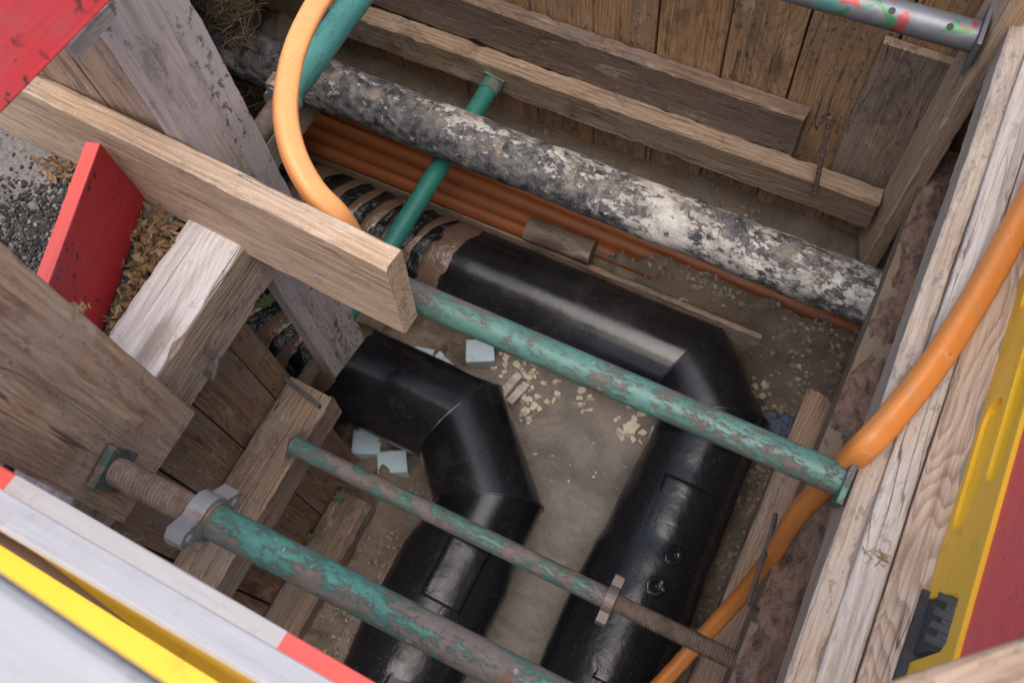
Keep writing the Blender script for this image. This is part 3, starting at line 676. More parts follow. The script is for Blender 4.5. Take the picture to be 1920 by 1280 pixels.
# ------------------------------------------------------------------ struts
def perp_plate(root, c, axis, size, mat, th=0.010, rot=0.0):
    axis = Vector(axis).normalized(); z = axis; x = V(0, 0, 1); x = (x - z * x.dot(z)).normalized(); y = z.cross(x)
    cr, sr = math.cos(rot), math.sin(rot); x, y = x * cr + y * sr, y * cr - x * sr
    mw = Matrix(((x.x, y.x, z.x, c[0]), (x.y, y.y, z.y, c[1]), (x.z, y.z, z.z, c[2]), (0, 0, 0, 1)))
    h = size / 2
    return plate('end_plate', [(-h, -h), (h, -h), (h, h), (-h, h)], [], th, mat, mw, root, 0.002)
def nut(root, c, axis, mat, kind, rot=0.0, r=0.033):
    axis = Vector(axis).normalized(); x = V(0, 0, 1); x = (x - axis * x.dot(axis)).normalized(); y = axis.cross(x)
    cr, sr = math.cos(rot), math.sin(rot); x, y = x * cr + y * sr, y * cr - x * sr; z = axis; c = Vector(c)
    mw = Matrix(((x.x, y.x, z.x, c.x), (x.y, y.y, z.y, c.y), (x.z, y.z, z.z, c.z), (0, 0, 0, 1)))
    R = r + 0.011; out = []
    ex, ew = (0.056, 0.017) if kind == 'ears' else (0.074, 0.021)
    for s in (1, -1):
        a0 = math.asin(ew / R)
        out += [(s * ex, -s * ew * 0.8), (s * (ex + 0.006), 0), (s * ex, s * ew * 0.8)]
        for i in range(9):
            a = a0 + (math.pi - 2 * a0) * i / 8; out.append((s * R * math.cos(a), s * R * math.sin(a)))
    holes = [circ(0, 0, r - 0.004, 20), circ(ex * 0.8, 0, 0.0065), circ(-ex * 0.8, 0, 0.0065)]
    o = plate('wing_nut', out, holes, 0.024 if kind == 'ears' else 0.034, mat, mw, root, 0.005)
    if kind != 'ears':
        for s in (1, -1):
            p = c + x * (s * ex * 0.8)
            tube('bolt_head', p - z * 0.02, p + z * 0.021, 0.0085, BOLT, o, 8, 1)
    return o
SL = 'scaffold-type trench struts'
# main strut
p1 = U(1605, 912, z=-0.047); p2 = U(778, 555, z=p1.z); p0 = p1 + (p2 - p1) * ((p1.x + 0.965) / (p1.x - p2.x))
o = empty('trench_strut', p0, 'pale green worn strut crossing the middle of the trench above both pipes', 'strut', SL)
p1 = p1 + (p2 - p1).normalized() * (p1.x - 0.214)
tube('tube', p0, p1 - V(0.006, 0, 0), 0.0295, P_MAIN, o, 32, 20)
perp_plate(o, p1 - V(0.001, 0, 0), (1, 0, 0), 0.088, P_PLATE, 0.012, 0.2); perp_plate(o, p0 + V(0.006, 0, 0), (1, 0, 0), 0.085, P_PLATE)
# big strut, near left
q0 = U(205, 876, x=-0.93); q1 = U(1010, 1290, z=q0.z); dq = (q1 - q0).normalized()
q1 = q0 + dq * ((0.20 - q0.x) / dq.x)
cN = q0 + dq * ((U(385, 963, z=q0.z) - q0).length)
o = empty('trench_strut', q0, 'thick flaking green strut with a long rusty spindle at the lower left', 'strut', SL)
thread('spindle', q0 + dq * 0.012, cN, 0.0265, RUST, o, 0.0078, 0.0048, 28)
tube('tube', cN + dq * 0.004, q1, 0.031, P_BIG, o, 32, 24)
tube('tube_rim', cN + dq * 0.014, cN + dq * 0.022, 0.0335, RUST, o, 32, 1)
nut(o, cN, dq, GALV, 'cast', R_(47), 0.031)
perp_plate(o, q0 + dq * 0.008, dq, 0.078, P_PLATE, 0.016, R_(8)); perp_plate(o, q1, dq, 0.085, P_PLATE)
# thin rusty strut
s0 = U(545, 832, x=-0.966); s1 = U(1392, 1245, x=0.229); ds = (s1 - s0).normalized()
def along(u, v): # nearest point on s0-s1 to the sight line through a pixel
    d = (C0 * (u - 960) + C1 * (v - 640) + C2 * 1790).normalized(); w0 = s0 - CAM; b = ds.dot(d)
    return s0 + ds * ((b * d.dot(w0) - ds.dot(w0)) / (1 - b * b))
cS = along(1143, 1128)
o = empty('trench_strut', s0, 'thin rusty green strut ending in a dark spindle at the lower right', 'strut', SL)
tube('tube', s0 + ds * 0.006, cS - ds * 0.006, 0.0245, P_SMALL, o, 28, 24)
thread('spindle', cS, s1, 0.0225, RUSTDK, o, 0.0072, 0.003, 24)
nut(o, cS, ds, GALVR, 'ears', R_(92), 0.025)
perp_plate(o, s0 + ds * 0.004, ds, 0.07, RUST, 0.01, R_(40))
# teal strut under the old pipe
t0, t1 = V(-1.135, 0.47, -0.91), V(-1.115, 1.655, -0.905); dt = (t1 - t0).normalized()
o = empty('trench_strut', t0, 'clean teal strut passing under the old pipe to the back timber', 'strut', SL)
tN = t0 + dt * 0.235
thread('spindle', t0, tN, 0.024, RUSTDK, o, 0.007, 0.003); tube('tube', tN, t1 - dt * 0.02, 0.030, P_TEAL, o, 28, 12)
tube('socket', t1 - dt * 0.045, t1 - dt * 0.006, 0.034, P_PLATE, o, 20, 2)
perp_plate(o, t1 - dt * 0.003, dt, 0.075, P_PLATE, 0.008, R_(12))
# upper green strut
g0 = V(-1.175, 0.632, -0.12); g1 = U(672, -6, z=-0.12); dg = (g1 - U(530, 190, z=-0.12)).normalized()
g0 = U(498, 220, z=-0.14); g0 = U(530, 190, z=-0.12) - dg * 0.20; g1 = g0 + dg * ((1.765 - g0.y) / dg.y); gN = U(533, 186, z=-0.12)
o = empty('trench_strut', g0, 'bright green strut beside the orange hose, spindle behind the grey board', 'strut', SL)
thread('spindle', g0, gN, 0.026, RUSTDK, o, 0.007, 0.003); tube('tube', gN, g1, 0.0335, P_TOP, o, 32, 12)
nut(o, gN - dg * 0.004, dg, GALV, 'cast', R_(5), 0.03); perp_plate(o, g1, dg, 0.08, P_PLATE)
# zinc strut at the top right with holes and paint marks
z1 = V(0.146, 1.635, -0.075); z0 = V(-0.98, 1.60, -0.135)
z1 = U(1836, 72, y=1.632); zz = U(1560, -4, y=1.62); dz = (z1 - zz).normalized(); z0 = z1 - dz * 1.15
def zinc():
    m = M('zinc_with_paint_marks', 0.42, 0.5); co = m.tc.outputs['Object']
    n = m.noise(co, 30, None, 5, 0.65); col = m.mix(n, (0.10, 0.105, 0.115), (0.24, 0.245, 0.26))
    k = m.noise(co, 24, (0.8, 1.0, 1.0), 3, 0.45, 0.5); k2 = m.noise(m.vmath('ADD', co, (3.4, 7, 1)), 17, None, 2, 0.4, 0.5); k3 = m.noise(m.vmath('ADD', co, (13, 2, 5)), 8, None, 2, 0.4)
    col = m.mix(m.math('MULTIPLY', m.step(k3, 0.60, 0.63), 0.6), col, (0.05, 0.25, 0.2))
    col = m.mix(m.math('MULTIPLY', m.step(k, 0.585, 0.60), 0.9), col, (0.05, 0.19, 0.075)); col = m.mix(m.math('MULTIPLY', m.step(k2, 0.635, 0.65), 0.85), col, (0.36, 0.05, 0.05))
    return m.out(col, m.bump(n, 0.3, 0.001), 0.45, 0.4)
o = empty('trench_strut', z0, 'dull zinc strut with green and red paint marks at the top right', 'strut', SL)
zt = tube('tube', z0, z1 - dz * 0.008, 0.034, zinc(), o, 32, 20)
perp_plate(o, z1 - dz * 0.002, dz, 0.115, GALVD, 0.010, R_(45) * 0 + R_(6))
for px_, py_ in ((1676, 12), (1782, 45)):
    c = U(px_, py_, y=1.60)
    d = (C0 * (px_ - 960) + C1 * (py_ - 640) + C2 * 1790).normalized(); w0 = z0 - CAM; b = dz.dot(d)
    pa = z0 + dz * ((b * d.dot(w0) - dz.dot(w0)) / (1 - b * b)); nrm = (CAM - pa); nrm = (nrm - dz * nrm.dot(dz)).normalized(); nrm = (nrm + V(0, 0, .35) ).normalized()
    nrm = (nrm - dz * nrm.dot(dz)).normalized()
    tube('drill_hole', pa + nrm * 0.030, pa + nrm * 0.0347, 0.0075, RUBBER, zt, 14, 1)

# ------------------------------------------------------------------ old lime-coated pipe
def rough_cyl(name, a, b, r, mat, n, nseg, amp, sc, parent=None, seed=0, extra=None):
    a, b = Vector(a), Vector(b); L = (b - a).length; vs_, fs = [], []
    for i in range(n + 1):
        x = L * i / n
        for k in range(nseg):
            t = 2 * math.pi * k / nseg; c, s = math.cos(t), math.sin(t)
            rr = r + amp * mnoise.fractal(V(x * sc + seed, c * r * sc, s * r * sc), 1.0, 2.0, 4, noise_basis='PERLIN_ORIGINAL') + (extra(x, t) if extra else 0)
            vs_.append((x, rr * c, rr * s))
    for i in range(n):
        for k in range(nseg):
            p = i * nseg + k; q = i * nseg + (k + 1) % nseg; fs.append((p, q, q + nseg, p + nseg))
    fs.append(tuple(reversed(range(nseg)))); fs.append(tuple(range(n * nseg, (n + 1) * nseg)))
    return mk(name, vs_, fs, mat, parent, frame(a, b, V(0.01, 0.02, 1)), smooth=R_(50))
tag(rough_cyl('old_pipe', (-2.28, 1.352, -0.78), (0.34, 1.348, -0.78), 0.079, OLDPIPE, 220, 48, 0.004, 9),
    'old pipe with peeling white and black coating slung across the trench', 'pipe')

# ------------------------------------------------------------------ terracotta conduits on the bench
for ya, yb, zc, xe, lab in ((1.515, 1.456, -1.198, 0.34, 'terracotta conduit nearest the back wall, emerging farthest right'), (1.452, 1.44, -1.214, -0.10, 'second terracotta conduit from the back wall'),
                            (1.402, 1.40, -1.226, -0.42, 'third terracotta conduit from the back wall'), (1.362, 1.374, -1.25, -0.66, 'terracotta conduit closest to the black pipe')):
    tag(tube('conduit', (-2.2, ya, zc), (xe, yb, zc - 0.004), 0.0275, TERRA, None, 24, 16), lab, 'conduit', 'terracotta conduits')
tag(board('retaining_board', (-1.9, 1.352, -1.385), (-0.02, 1.350, -1.39), (0, 0, 1), 0.235, 0.018, W_WALER, n=18, bev=0.003, jit=0.003),
    'thin board on edge holding earth behind the far black pipe', 'board')
a_, b_ = U(990, 428, z=-1.19), U(1112, 474, z=-1.19)
tag(rough_cyl('log_piece', a_, b_, 0.042, W_WALERDK, 16, 9, 0.006, 14, None, 2), 'short split log lying on the earth above the far black pipe', 'log')

# ------------------------------------------------------------------ insulated black pipes
PR, PZ = 0.163, -1.395
def mitre_leg(name, a, b, n0, n1, r, parent, nseg=64, n=6, mat=PE):
    """cylinder from a to b cut by planes with normals n0, n1"""
    a, b = Vector(a), Vector(b); d = (b - a).normalized(); up = V(0, 0, 1); s = d.cross(up).normalized(); vs_, fs = [], []
    for i in range(n + 1):
        for k in range(nseg):
            t = 2 * math.pi * k / nseg; off = s * math.cos(t) * r + up * math.sin(t) * r
            pa = a + off + d * (-(off.dot(n0)) / d.dot(n0)); pb = b + off + d * (-(off.dot(n1)) / d.dot(n1))
            vs_.append(pa.lerp(pb, i / n) - a)
    for i in range(n):
        for k in range(nseg):
            p = i * nseg + k; q = i * nseg + (k + 1) % nseg; fs.append((p, p + nseg, q + nseg, q))
    return mk(name, vs_, fs, mat, parent, Matrix.Translation(a), smooth=R_(60))
def seam(parent, c, nrm, d, r):
    nrm = nrm.normalized(); up = V(0, 0, 1); s = d.cross(up).normalized(); pts = []
    for k in range(65):
        t = 2 * math.pi * k / 64; off = (s * math.cos(t) + up * math.sin(t)) * r
        pts.append(c + off + d * (-(off.dot(nrm)) / d.dot(nrm)))
    return sweep('weld_seam', pts, 0.0034, SLEEVE, parent, 6, False)
def profile_cyl(name, a, b, prof, mat, parent, nseg=64, n=90, amp=0.002, sc=9, seed=0):
    a, b = Vector(a), Vector(b); L = (b - a).length; vs_, fs = [], []
    def rr(x):
        for (x0, r0), (x1, r1) in zip(prof, prof[1:]):
            if x <= x1: return r0 + (r1 - r0) * smst(x, x0, x1)
        return prof[-1][1]
    for i in range(n + 1):
        x = L * i / n
        for k in range(nseg):
            t = 2 * math.pi * k / nseg; c, s = math.cos(t), math.sin(t)
            q = rr(x) + amp * mnoise.fractal(V(x * sc + seed, c * 0.16 * sc, s * 0.16 * sc), 1.0, 2.0, 3, noise_basis='PERLIN_ORIGINAL')
            vs_.append((x, q * c, q * s))
    for i in range(n):
        for k in range(nseg):
            p = i * nseg + k; q = i * nseg + (k + 1) % nseg; fs.append((p, q, q + nseg, p + nseg))
    return mk(name, vs_, fs, mat, parent, frame(a, b, V(0.01, 0.02, 1)), smooth=R_(35))
def patch(parent, p, axis, r, ang0, ang1, L, name='welded_patch'):
    """curved sheet on a pipe: centre point p on the axis, angles measured from up towards +X"""
    axis = Vector(axis).normalized(); up = V(0, 0, 1); s = V(1, 0, 0); vs_, fs = [], []
    na, nl = 14, 12
    for i in range(nl + 1):
        for k in range(na + 1):
            a = R_(ang0 + (ang1 - ang0) * k / na); e = min(i, nl - i, k, na - k)
            q = r + (0.0022 if e > 0 else 0.0012) + 0.0010 * mnoise.noise(V(i * .5, k * .4, p[1] * 9)) + (0.0012 if e == 1 else 0)
            vs_.append(axis * (L * (i / nl - 0.5)) + (s * math.sin(a) + up * math.cos(a)) * q)
    for i in range(nl):
        for k in range(na):
            a = i * (na + 1) + k; fs.append((a, a + 1, a + na + 2, a + na + 1))
    o = mk(name, vs_, fs, SLEEVE, parent, Matrix.Translation(Vector(p)), smooth=R_(60))
    md = o.modifiers.new('solid', 'SOLIDIFY'); md.thickness = 0.004; md.offset = -1
    return o
def plug(parent, p, axisdir, r, ang, flange=True):
    up = V(0, 0, 1); s = V(1, 0, 0); a = R_(ang); nrm = s * math.sin(a) + up * math.cos(a); c = Vector(p) + nrm * r
    prof = [(0.0, 0.030), (0.005, 0.030), (0.008, 0.026), (0.006, 0.017), (0.013, 0.015), (0.017, 0.011), (0.015, 0.006), (0.020, 0.005), (0.021, 0.0)] if flange else [(0.0, 0.016), (0.008, 0.016), (0.013, 0.012), (0.014, 0.0)]
    nseg = 20; vs_, fs = [], []; n = len(prof)
    for i, (h, q) in enumerate(prof):
        for k in range(nseg):
            t = 2 * math.pi * k / nseg; q2 = q * (1 + (0.12 if flange and i < 3 else 0) * mnoise.noise(V(k * .9, i, ang)))
            vs_.append((h, q2 * math.cos(t), q2 * math.sin(t)))
    for i in range(n - 1):
        for k in range(nseg):
            p_ = i * nseg + k; q_ = i * nseg + (k + 1) % nseg; fs.append((p_, q_, q_ + nseg, p_ + nseg))
    return mk('weld_plug', vs_, fs, SLEEVE, parent, frame(c - nrm * 0.004, c + nrm, Vector(axisdir)), smooth=R_(50))
def wrap_band(parent, x, y, r, width, tilt, seed):
    """a tape turn round a pipe that runs along x"""
    nseg, nw = 56, 5; vs_, fs = [], []
    for k in range(nseg):
        t = 2 * math.pi * k / nseg
        for j in range(nw + 1):
            dx = (j / nw - 0.5) * width * (1 + 0.55 * mnoise.noise(V(math.cos(t) * 1.6, math.sin(t) * 1.6, seed))) + (0.007 * mnoise.noise(V(t * 9, j, seed)) if j in (0, nw) else 0) + tilt * math.sin(t) + 0.012 * mnoise.noise(V(math.cos(t) * 2, math.sin(t) * 2, seed))
            q = r + 0.003 * mnoise.noise(V(t * 4, j * 0.8, seed)) + (0.0 if 0 < j < nw else -0.004)
            vs_.append((dx, q * math.sin(t), q * math.cos(t)))
    for k in range(nseg):
        for j in range(nw):
            a = k * (nw + 1) + j; b = ((k + 1) % nseg) * (nw + 1) + j; fs.append((a, b, b + 1, a + 1))
    return mk('tape_band', vs_, fs, TAPE, parent, Matrix.Translation(V(x, y, PZ)), smooth=3.2)
def black_pipe(label, y, xb, xw, wraps, xm, last_prof, yend):
    """runs along +x at y, turns in two 45 degree mitres, leaves along -y"""
    A, B = V(xb, y, PZ), V(xm, y - (xm - xb), PZ); E_ = V(xm, yend, PZ)
    root = empty('insulated_pipe', (xb, y, FLOOR), label, 'pipe', 'pair of black insulated pipes')
    n45 = V(math.cos(R_(-22.5)), math.sin(R_(-22.5)), 0); n2 = V(math.cos(R_(-67.5)), math.sin(R_(-67.5)), 0)
    mitre_leg('straight_leg', (xw, y, PZ), A, V(1, 0, 0), n45, PR, root)
    mitre_leg('elbow_segment', A, B, n45, n2, PR, root)
    S = B + V(0, -0.12, 0)
    mitre_leg('straight_leg', B, S, n2, V(0, -1, 0), PR, root)
    profile_cyl('joint_sleeve', S + V(0, 0.0, 0), E_, last_prof, SLEEVE, root)
    seam(root, A, n45, V(1, 0, 0), PR); seam(root, B, n2, V(0, -1, 0), PR)
    # foil-wrapped part
    rough_cyl('foil_wrap', (-2.25, y, PZ), (xw + 0.02, y, PZ), PR - 0.006, FOIL, 90, 56, 0.014, 22, root, y)
    for i, (x, wd, tl) in enumerate(wraps): wrap_band(root, x, y, PR + 0.004 + 0.002 * (i % 2), wd, tl, i + y * 10)
    return root, S
pf = black_pipe('far black insulated pipe bending behind the pale green strut', 1.203, -0.205, -1.085,
    [(-1.095, 0.085, 0.03), (-1.195, 0.038, 0.05), (-1.295, 0.03, 0.05), (-1.375, 0.042, 0.045), (-1.465, 0.035, 0.05), (-1.55, 0.05, 0.045), (-1.68, 0.10, 0.03), (-1.86, 0.10, 0.02)], -0.055,
    [(0, PR + .001), (0.10, PR + .002), (0.125, PR + .006), (0.27, PR + .009), (0.33, PR + .007), (0.40, PR + .015), (0.52, PR + .020), (0.70, PR + .019), (0.82, PR + .010), (0.86, PR + .004), (1.2, PR + .003), (2.5, PR + .002)], -1.3)
r_, S_ = pf
patch(r_, (-0.055, 0.72, PZ), (0, 1, 0), PR + 0.006, -22, 40, 0.15); patch(r_, (-0.055, 0.25, PZ), (0, 1, 0), PR + 0.013, -5, 38, 0.17)
plug(r_, (-0.055, 0.575, PZ), (0, 1, 0), PR + 0.019, 18); plug(r_, (-0.055, 0.47, PZ), (0, 1, 0), PR + 0.020, 14)
pn = black_pipe('near black insulated pipe bending in front of the pale green strut', 0.705, -0.795, -1.235,
    [(-1.245, 0.09, 0.02), (-1.37, 0.045, 0.05), (-1.47, 0.05, 0.05), (-1.575, 0.045, 0.05), (-1.68, 0.05, 0.05), (-1.9, 0.09, 0.03)], -0.588,
    [(0, PR + .001), (0.03, PR + .004), (0.06, PR + .012), (0.12, PR + .018), (0.34, PR + .019), (0.42, PR + .013), (0.47, PR + .006), (0.9, PR + .004), (1.8, PR + .002)], -1.3)
r_, S_ = pn
patch(r_, (-0.588, 0.25, PZ), (0, 1, 0), PR + 0.018, -8, 34, 0.2); patch(r_, (-0.588, -0.06, PZ), (0, 1, 0), PR + 0.005, 0, 40, 0.16)
plug(r_, (-0.588, 0.09, PZ), (0, 1, 0), PR + 0.010, 4, False)

# ------------------------------------------------------------------ orange hoses
def flat_r(a, b): return lambda s: (a, b)
pts = bez([U(690, -160, z=0.10), U(640, -60, z=0.12), U(592, 12, z=0.14), U(556, 85, z=0.15), U(538, 160, z=0.15), U(536, 225, z=0.14), U(553, 295, z=0.12), U(588, 358, z=0.09), U(630, 402, z=0.05), U(655, 440, z=-0.02), U(668, 475, z=-0.12), U(672, 510, z=-0.25)], 90)
sq_ = lambda s, a: 1.0 / (abs(math.cos(a + 0.5)) ** 3.4 + abs(math.sin(a + 0.5)) ** 3.4) ** (1 / 3.4) * 0.97
tag(sweep('orange_hose', pts, 0.0235, ORANGELT, None, 28, True, False, sq_), 'pale orange hose curving down behind the long sawn plank', 'hose')
pts = bez([U(2010, 225, z=0.06), U(1905, 425, z=0.058), U(1830, 560, z=0.055), U(1750, 685, z=0.052), U(1670, 785, z=0.036), U(1626, 832, z=0.028), U(1588, 868, z=-0.05), U(1550, 905, z=-0.165), U(1492, 968, z=-0.36), U(1448, 1040, z=-0.60), U(1398, 1105, z=-0.82), U(1320, 1192, z=-0.98), U(1236, 1284, z=-1.05), U(1150, 1370, z=-1.15)], 110)
tag(sweep('orange_hose', pts, lambda s: 0.0228 - 0.003 * smst(s, 0.35, 0.8) + 0.0007 * math.sin(s * 300) * smst(s, 0.4, 0.5), ORANGE, None, 28, True, False, sq_), 'orange hose running over the right edge planks and down under the strut', 'hose')

#==SMALL==
# ------------------------------------------------------------------ iron dogs and rebar
def dog(pts, label, r=0.0065, mat=IRON):
    pts = [Vector(p) for p in pts]; full = []
    for a, b in zip(pts, pts[1:]): full += [a.lerp(b, t) for t in (0, 0.12, 0.5, 0.88)]
    full.append(pts[-1])
    n = len(full)
    return tag(sweep('iron_dog', full, lambda s: r * (1 if 0.1 < s < 0.9 else 0.45 + 5.5 * min(s, 1 - s)), mat, None, 6, True), label, 'clamp', 'iron timber dogs')
dog([U(378, 655, x=-0.985), U(408, 672, x=-0.93), U(401, 708, x=-0.93), U(372, 690, x=-1.0)], 'dark iron dog sticking out under the pale beam')
dog([U(472, 668, z=-0.68), U(510, 690, z=-0.70), U(598, 760, z=-0.73), U(600, 768, z=-0.76)], 'long iron dog lying across the left timber end')
dog([U(1455, 962, z=-0.57), U(1450, 985, z=-0.55), U(1404, 1130, z=-0.58), U(1436, 1156, z=-0.63)], 'iron dog reaching over the orange hose at the bark timber')
def rebar(a, b, label, r=0.0065):
    a, b = Vector(a), Vector(b); L = (b - a).length; n = int(L / 0.0035)
    return tag(sweep('rebar', seg(a, b, n), lambda s: r * (1 + (0.22 if int(s * n) % 4 < 2 else 0)), REBAR, None, 8, True), label, 'rod', 'rusty reinforcing rods')
rebar(U(1556, 220, y=1.71), U(1528, 360, y=1.645), 'rusty rod leaning on the back wall timbers')
rebar(U(1758, 352, y=1.5), U(1768, 450, y=1.3), 'dark rod standing behind the bark timber', 0.008)
rebar(U(605, 903, x=-0.98), U(690, 915, x=-0.90), 'short rusty rod sticking out of the left wall under the thin strut', 0.0055)

# ------------------------------------------------------------------ foam blocks, scraps, crumbs
def block(c, size, rz, mat, name, label, cat, group=None, tilt=0.0, bev=0.005):
    w_, d_, h_ = size; c = Vector(c)
    vs_, fs = board_mesh(w_, d_, h_, 5, bev, 0.0035, int(abs(c.x * 991 + c.y * 77)))
    vs_ = [(x - w_ / 2, y, z) for x, y, z in vs_]
    o = mk(name, vs_, fs, mat, None, Matrix.Translation(c) @ Matrix.Rotation(rz, 4, 'Z') @ Matrix.Rotation(tilt, 4, 'X'), smooth=R_(40))
    return tag(o, label, cat, group)
FG = 'pale blue foam support blocks'
block((-0.905, 1.01, -1.575), (0.10, 0.085, 0.07), R_(28), FOAMB, 'foam_block', 'largest pale blue foam block lying between the two pipes', 'foam block', FG)
block((-1.0, 0.905, -1.58), (0.085, 0.06, 0.07), R_(-20), FOAMB, 'foam_block', 'pale blue foam block tucked against the near pipe top edge', 'foam block', FG)
block((-1.085, 0.905, -1.57), (0.075, 0.06, 0.06), R_(12), FOAMB, 'foam_block', 'small pale blue foam piece left of the near pipe bend', 'foam block', FG)
block((-1.10, 0.535, -1.575), (0.095, 0.09, 0.09), R_(25), FOAMB, 'foam_block', 'pale blue foam block under the near pipe beside the left wall', 'foam block', FG)
block((-0.985, 0.515, -1.575), (0.10, 0.08, 0.075), R_(30), FOAMB, 'foam_block', 'pale blue foam block under the near pipe closer to its bend', 'foam block', FG)
block((-0.205, 0.955, -1.56), (0.05, 0.12, 0.085), R_(10), FOAMB, 'foam_block', 'pale foam strip under the far pipe bend', 'foam block', FG)
block((-0.205, 0.885, -1.60), (0.018, 0.085, 0.02), R_(5), FOAMB, 'foam_block', 'thin grey foam stick on the sand beside the far pipe', 'foam block', FG, R_(8))
block((-0.755, 0.955, -1.595), (0.032, 0.11, 0.018), R_(-10), W_GREY, 'wood_scrap', 'split grey wood scrap among the foam crumbs, left half', 'wood scrap', None, R_(-6))
block((-0.717, 0.935, -1.59), (0.03, 0.10, 0.018), R_(-14), W_GREY, 'wood_scrap', 'split grey wood scrap among the foam crumbs, right half', 'wood scrap', None, R_(-6))
def chunks(name, spots, mat, label, cat, seed, flat=0.6):
    """many small broken lumps as one mass; spots: (x, y, spread, count, smin, smax)"""
    rnd = random.Random(seed); vs_, fs = [], []
    for (cx, cy, sp, n, s0_, s1_, zf) in spots:
        for _ in range(n):
            x, y = rnd.gauss(cx, sp), rnd.gauss(cy, sp); s = rnd.uniform(s0_, s1_) * (0.6 + 0.4 * rnd.random())
            z = zf(x, y) + s * 0.35; b = len(vs_); rot = Matrix.Rotation(rnd.uniform(0, 6.28), 3, 'Z') @ Matrix.Rotation(rnd.uniform(-.6, .6), 3, 'X')
            base = [(-1, -1, -1), (1, -1, -1), (1, 1, -1), (-1, 1, -1), (-1, -1, 1), (1, -1, 1), (1, 1, 1), (-1, 1, 1)]
            sx, sy, sz = rnd.uniform(.6, 1.2), rnd.uniform(.5, 1.0), rnd.uniform(.4, .8) * flat * 1.4
            for p in base:
                q = rot @ V((p[0] * sx + rnd.uniform(-.45, .45)) * s / 2, (p[1] * sy + rnd.uniform(-.45, .45)) * s / 2, (p[2] * sz + rnd.uniform(-.3, .3)) * s / 2)
                vs_.append((x + q.x, y + q.y, z + q.z))
            for f in ((0, 3, 2, 1), (4, 5, 6, 7), (0, 1, 5, 4), (1, 2, 6, 5), (2, 3, 7, 6), (3, 0, 4, 7)): fs.append(tuple(b + i for i in f))
    return stuff(mk(name, vs_, fs, mat), label, cat)
def spotpx(u, v, z): p = U(u, v, z=z); return p.x, p.y
FZ = -1.615
L_ = []
for (u, v, sp, n, s0_, s1_) in ((985, 745, 0.035, 34, .012, .032), (990, 690, 0.03, 22, .012, .03), (940, 690, .02, 10, .01, .025), (1100, 740, .04, 16, .01, .026), (1180, 805, .022, 26, .012, .034), (1200, 770, .02, 14, .012, .03), (1060, 690, .05, 14, .008, .02), (985, 780, .015, 7, .012, .028), (900, 790, .2, 22, .004, .012), (1120, 860, .12, 16, .004, .012)):
    x, y = spotpx(u, v, FZ); L_.append((x, y, sp, n, s0_, s1_, hfun))
chunks('foam_crumbs', L_, CRUMB, 'cream foam crumbs scattered on the sand between the pipes', 'crumbs', 5, 1.0)
chunks('soil_clods', [(0.12, 1.30, .13, 420, .004, .022, hfun), (-0.35, 1.44, .09, 240, .003, .015, hfun), (-0.5, 1.42, .1, 140, .003, .014, hfun), (0.2, 0.95, .07, 140, .004, .018, hfun), (0.14, 0.5, .05, 120, .004, .014, hfun), (-0.86, 0.25, .05, 160, .003, .013, hfun), (-0.9, 0.0, .06, 160, .003, .012, hfun), (-1.0, 1.66, .07, 120, .004, .016, hfun), (-0.3, 1.66, .08, 200, .004, .016, hfun), (-1.85, 1.3, .12, 160, .006, .03, hfun), (-0.30, 0.55, .16, 90, .002, .008, hfun), (-0.35, 0.1, .06, 60, .002, .008, hfun), (-0.84, 0.45, .03, 90, .004, .016, hfun), (-0.80, -0.1, .05, 120, .004, .015, hfun), (0.1, 1.12, .06, 160, .005, .024, hfun), (0.17, 0.7, .05, 160, .004, .018, hfun), (-0.25, 1.41, .05, 160, .004, .02, hfun)],
       PEBBLE, 'clods of brown earth on the trench bottom and bench', 'earth', 8)
# blue rag
p = U(1468, 802, z=-1.44); vs_, fs = [], []
for i in range(19):
    for j in range(15):
        a, b = (i / 18 - .5) * 0.13, (j / 14 - .5) * 0.10
        vs_.append((a + 0.02 * mnoise.noise(V(i * .35, j * .35, 1)), b + 0.02 * mnoise.noise(V(i * .35, j * .35, 5)), 0.035 * mnoise.fractal(V(i * .33, j * .33, 9), 1, 2, 3) + 0.02 * math.exp(-(a * a + b * b) * 300)))
for i in range(18):
    for j in range(14): a = i * 15 + j; fs.append((a, a + 15, a + 16, a + 1))
o = mk('rag', vs_, fs, RAG, None, Matrix.Translation(p) @ Matrix.Rotation(0.5, 4, 'Z'), smooth=3.2); o.modifiers.new('s', 'SOLIDIFY').thickness = 0.003
tag(o, 'crumpled blue-grey rag lying on the earth by the far pipe bend', 'rag')

# ------------------------------------------------------------------ leaves, grit, straw
def maple(loc, s, rz, label, tiltx=0.2, z=None):
    out = []
    tips = [(-150, .55), (-120, .35), (-95, .85), (-65, .45), (-45, .95), (-20, .5), (0, 1.15), (20, .5), (45, .95), (65, .45), (95, .85), (120, .35), (150, .55), (180, .25)]
    vs_ = [(0, 0, 0.0)]
    for a, r in tips: vs_.append((r * s * math.sin(R_(a)), r * s * math.cos(R_(a)), 0.18 * s * r * r + 0.06 * s * math.sin(a)))
    fs = [(0, i + 2 if i + 2 <= len(tips) else 1, i + 1) for i in range(len(tips))]
    o = mk('maple_leaf', vs_, fs, GREENLEAF, None, Matrix.Translation(Vector(loc)) @ Matrix.Rotation(rz, 4, 'Z') @ Matrix.Rotation(tiltx, 4, 'X'))
    o.modifiers.new('s', 'SOLIDIFY').thickness = 0.0008
    return tag(o, label, 'leaf', 'fallen green maple leaves')
maple(U(500, 568, z=-1.225), 0.042, 0.8, 'green maple leaf on the taped black foil behind the left wall')
maple(U(640, 932, z=-1.49), 0.034, 2.0, 'green maple leaf on the lowest left timber under the thin strut')
maple(U(578, 1005, z=-1.49), 0.03, 4.0, 'dark green leaf in the gap beside the lowest left timber')
maple(U(345, 1012, z=-0.72), 0.026, 1.0, 'dark green leaf behind the cast wing nut')
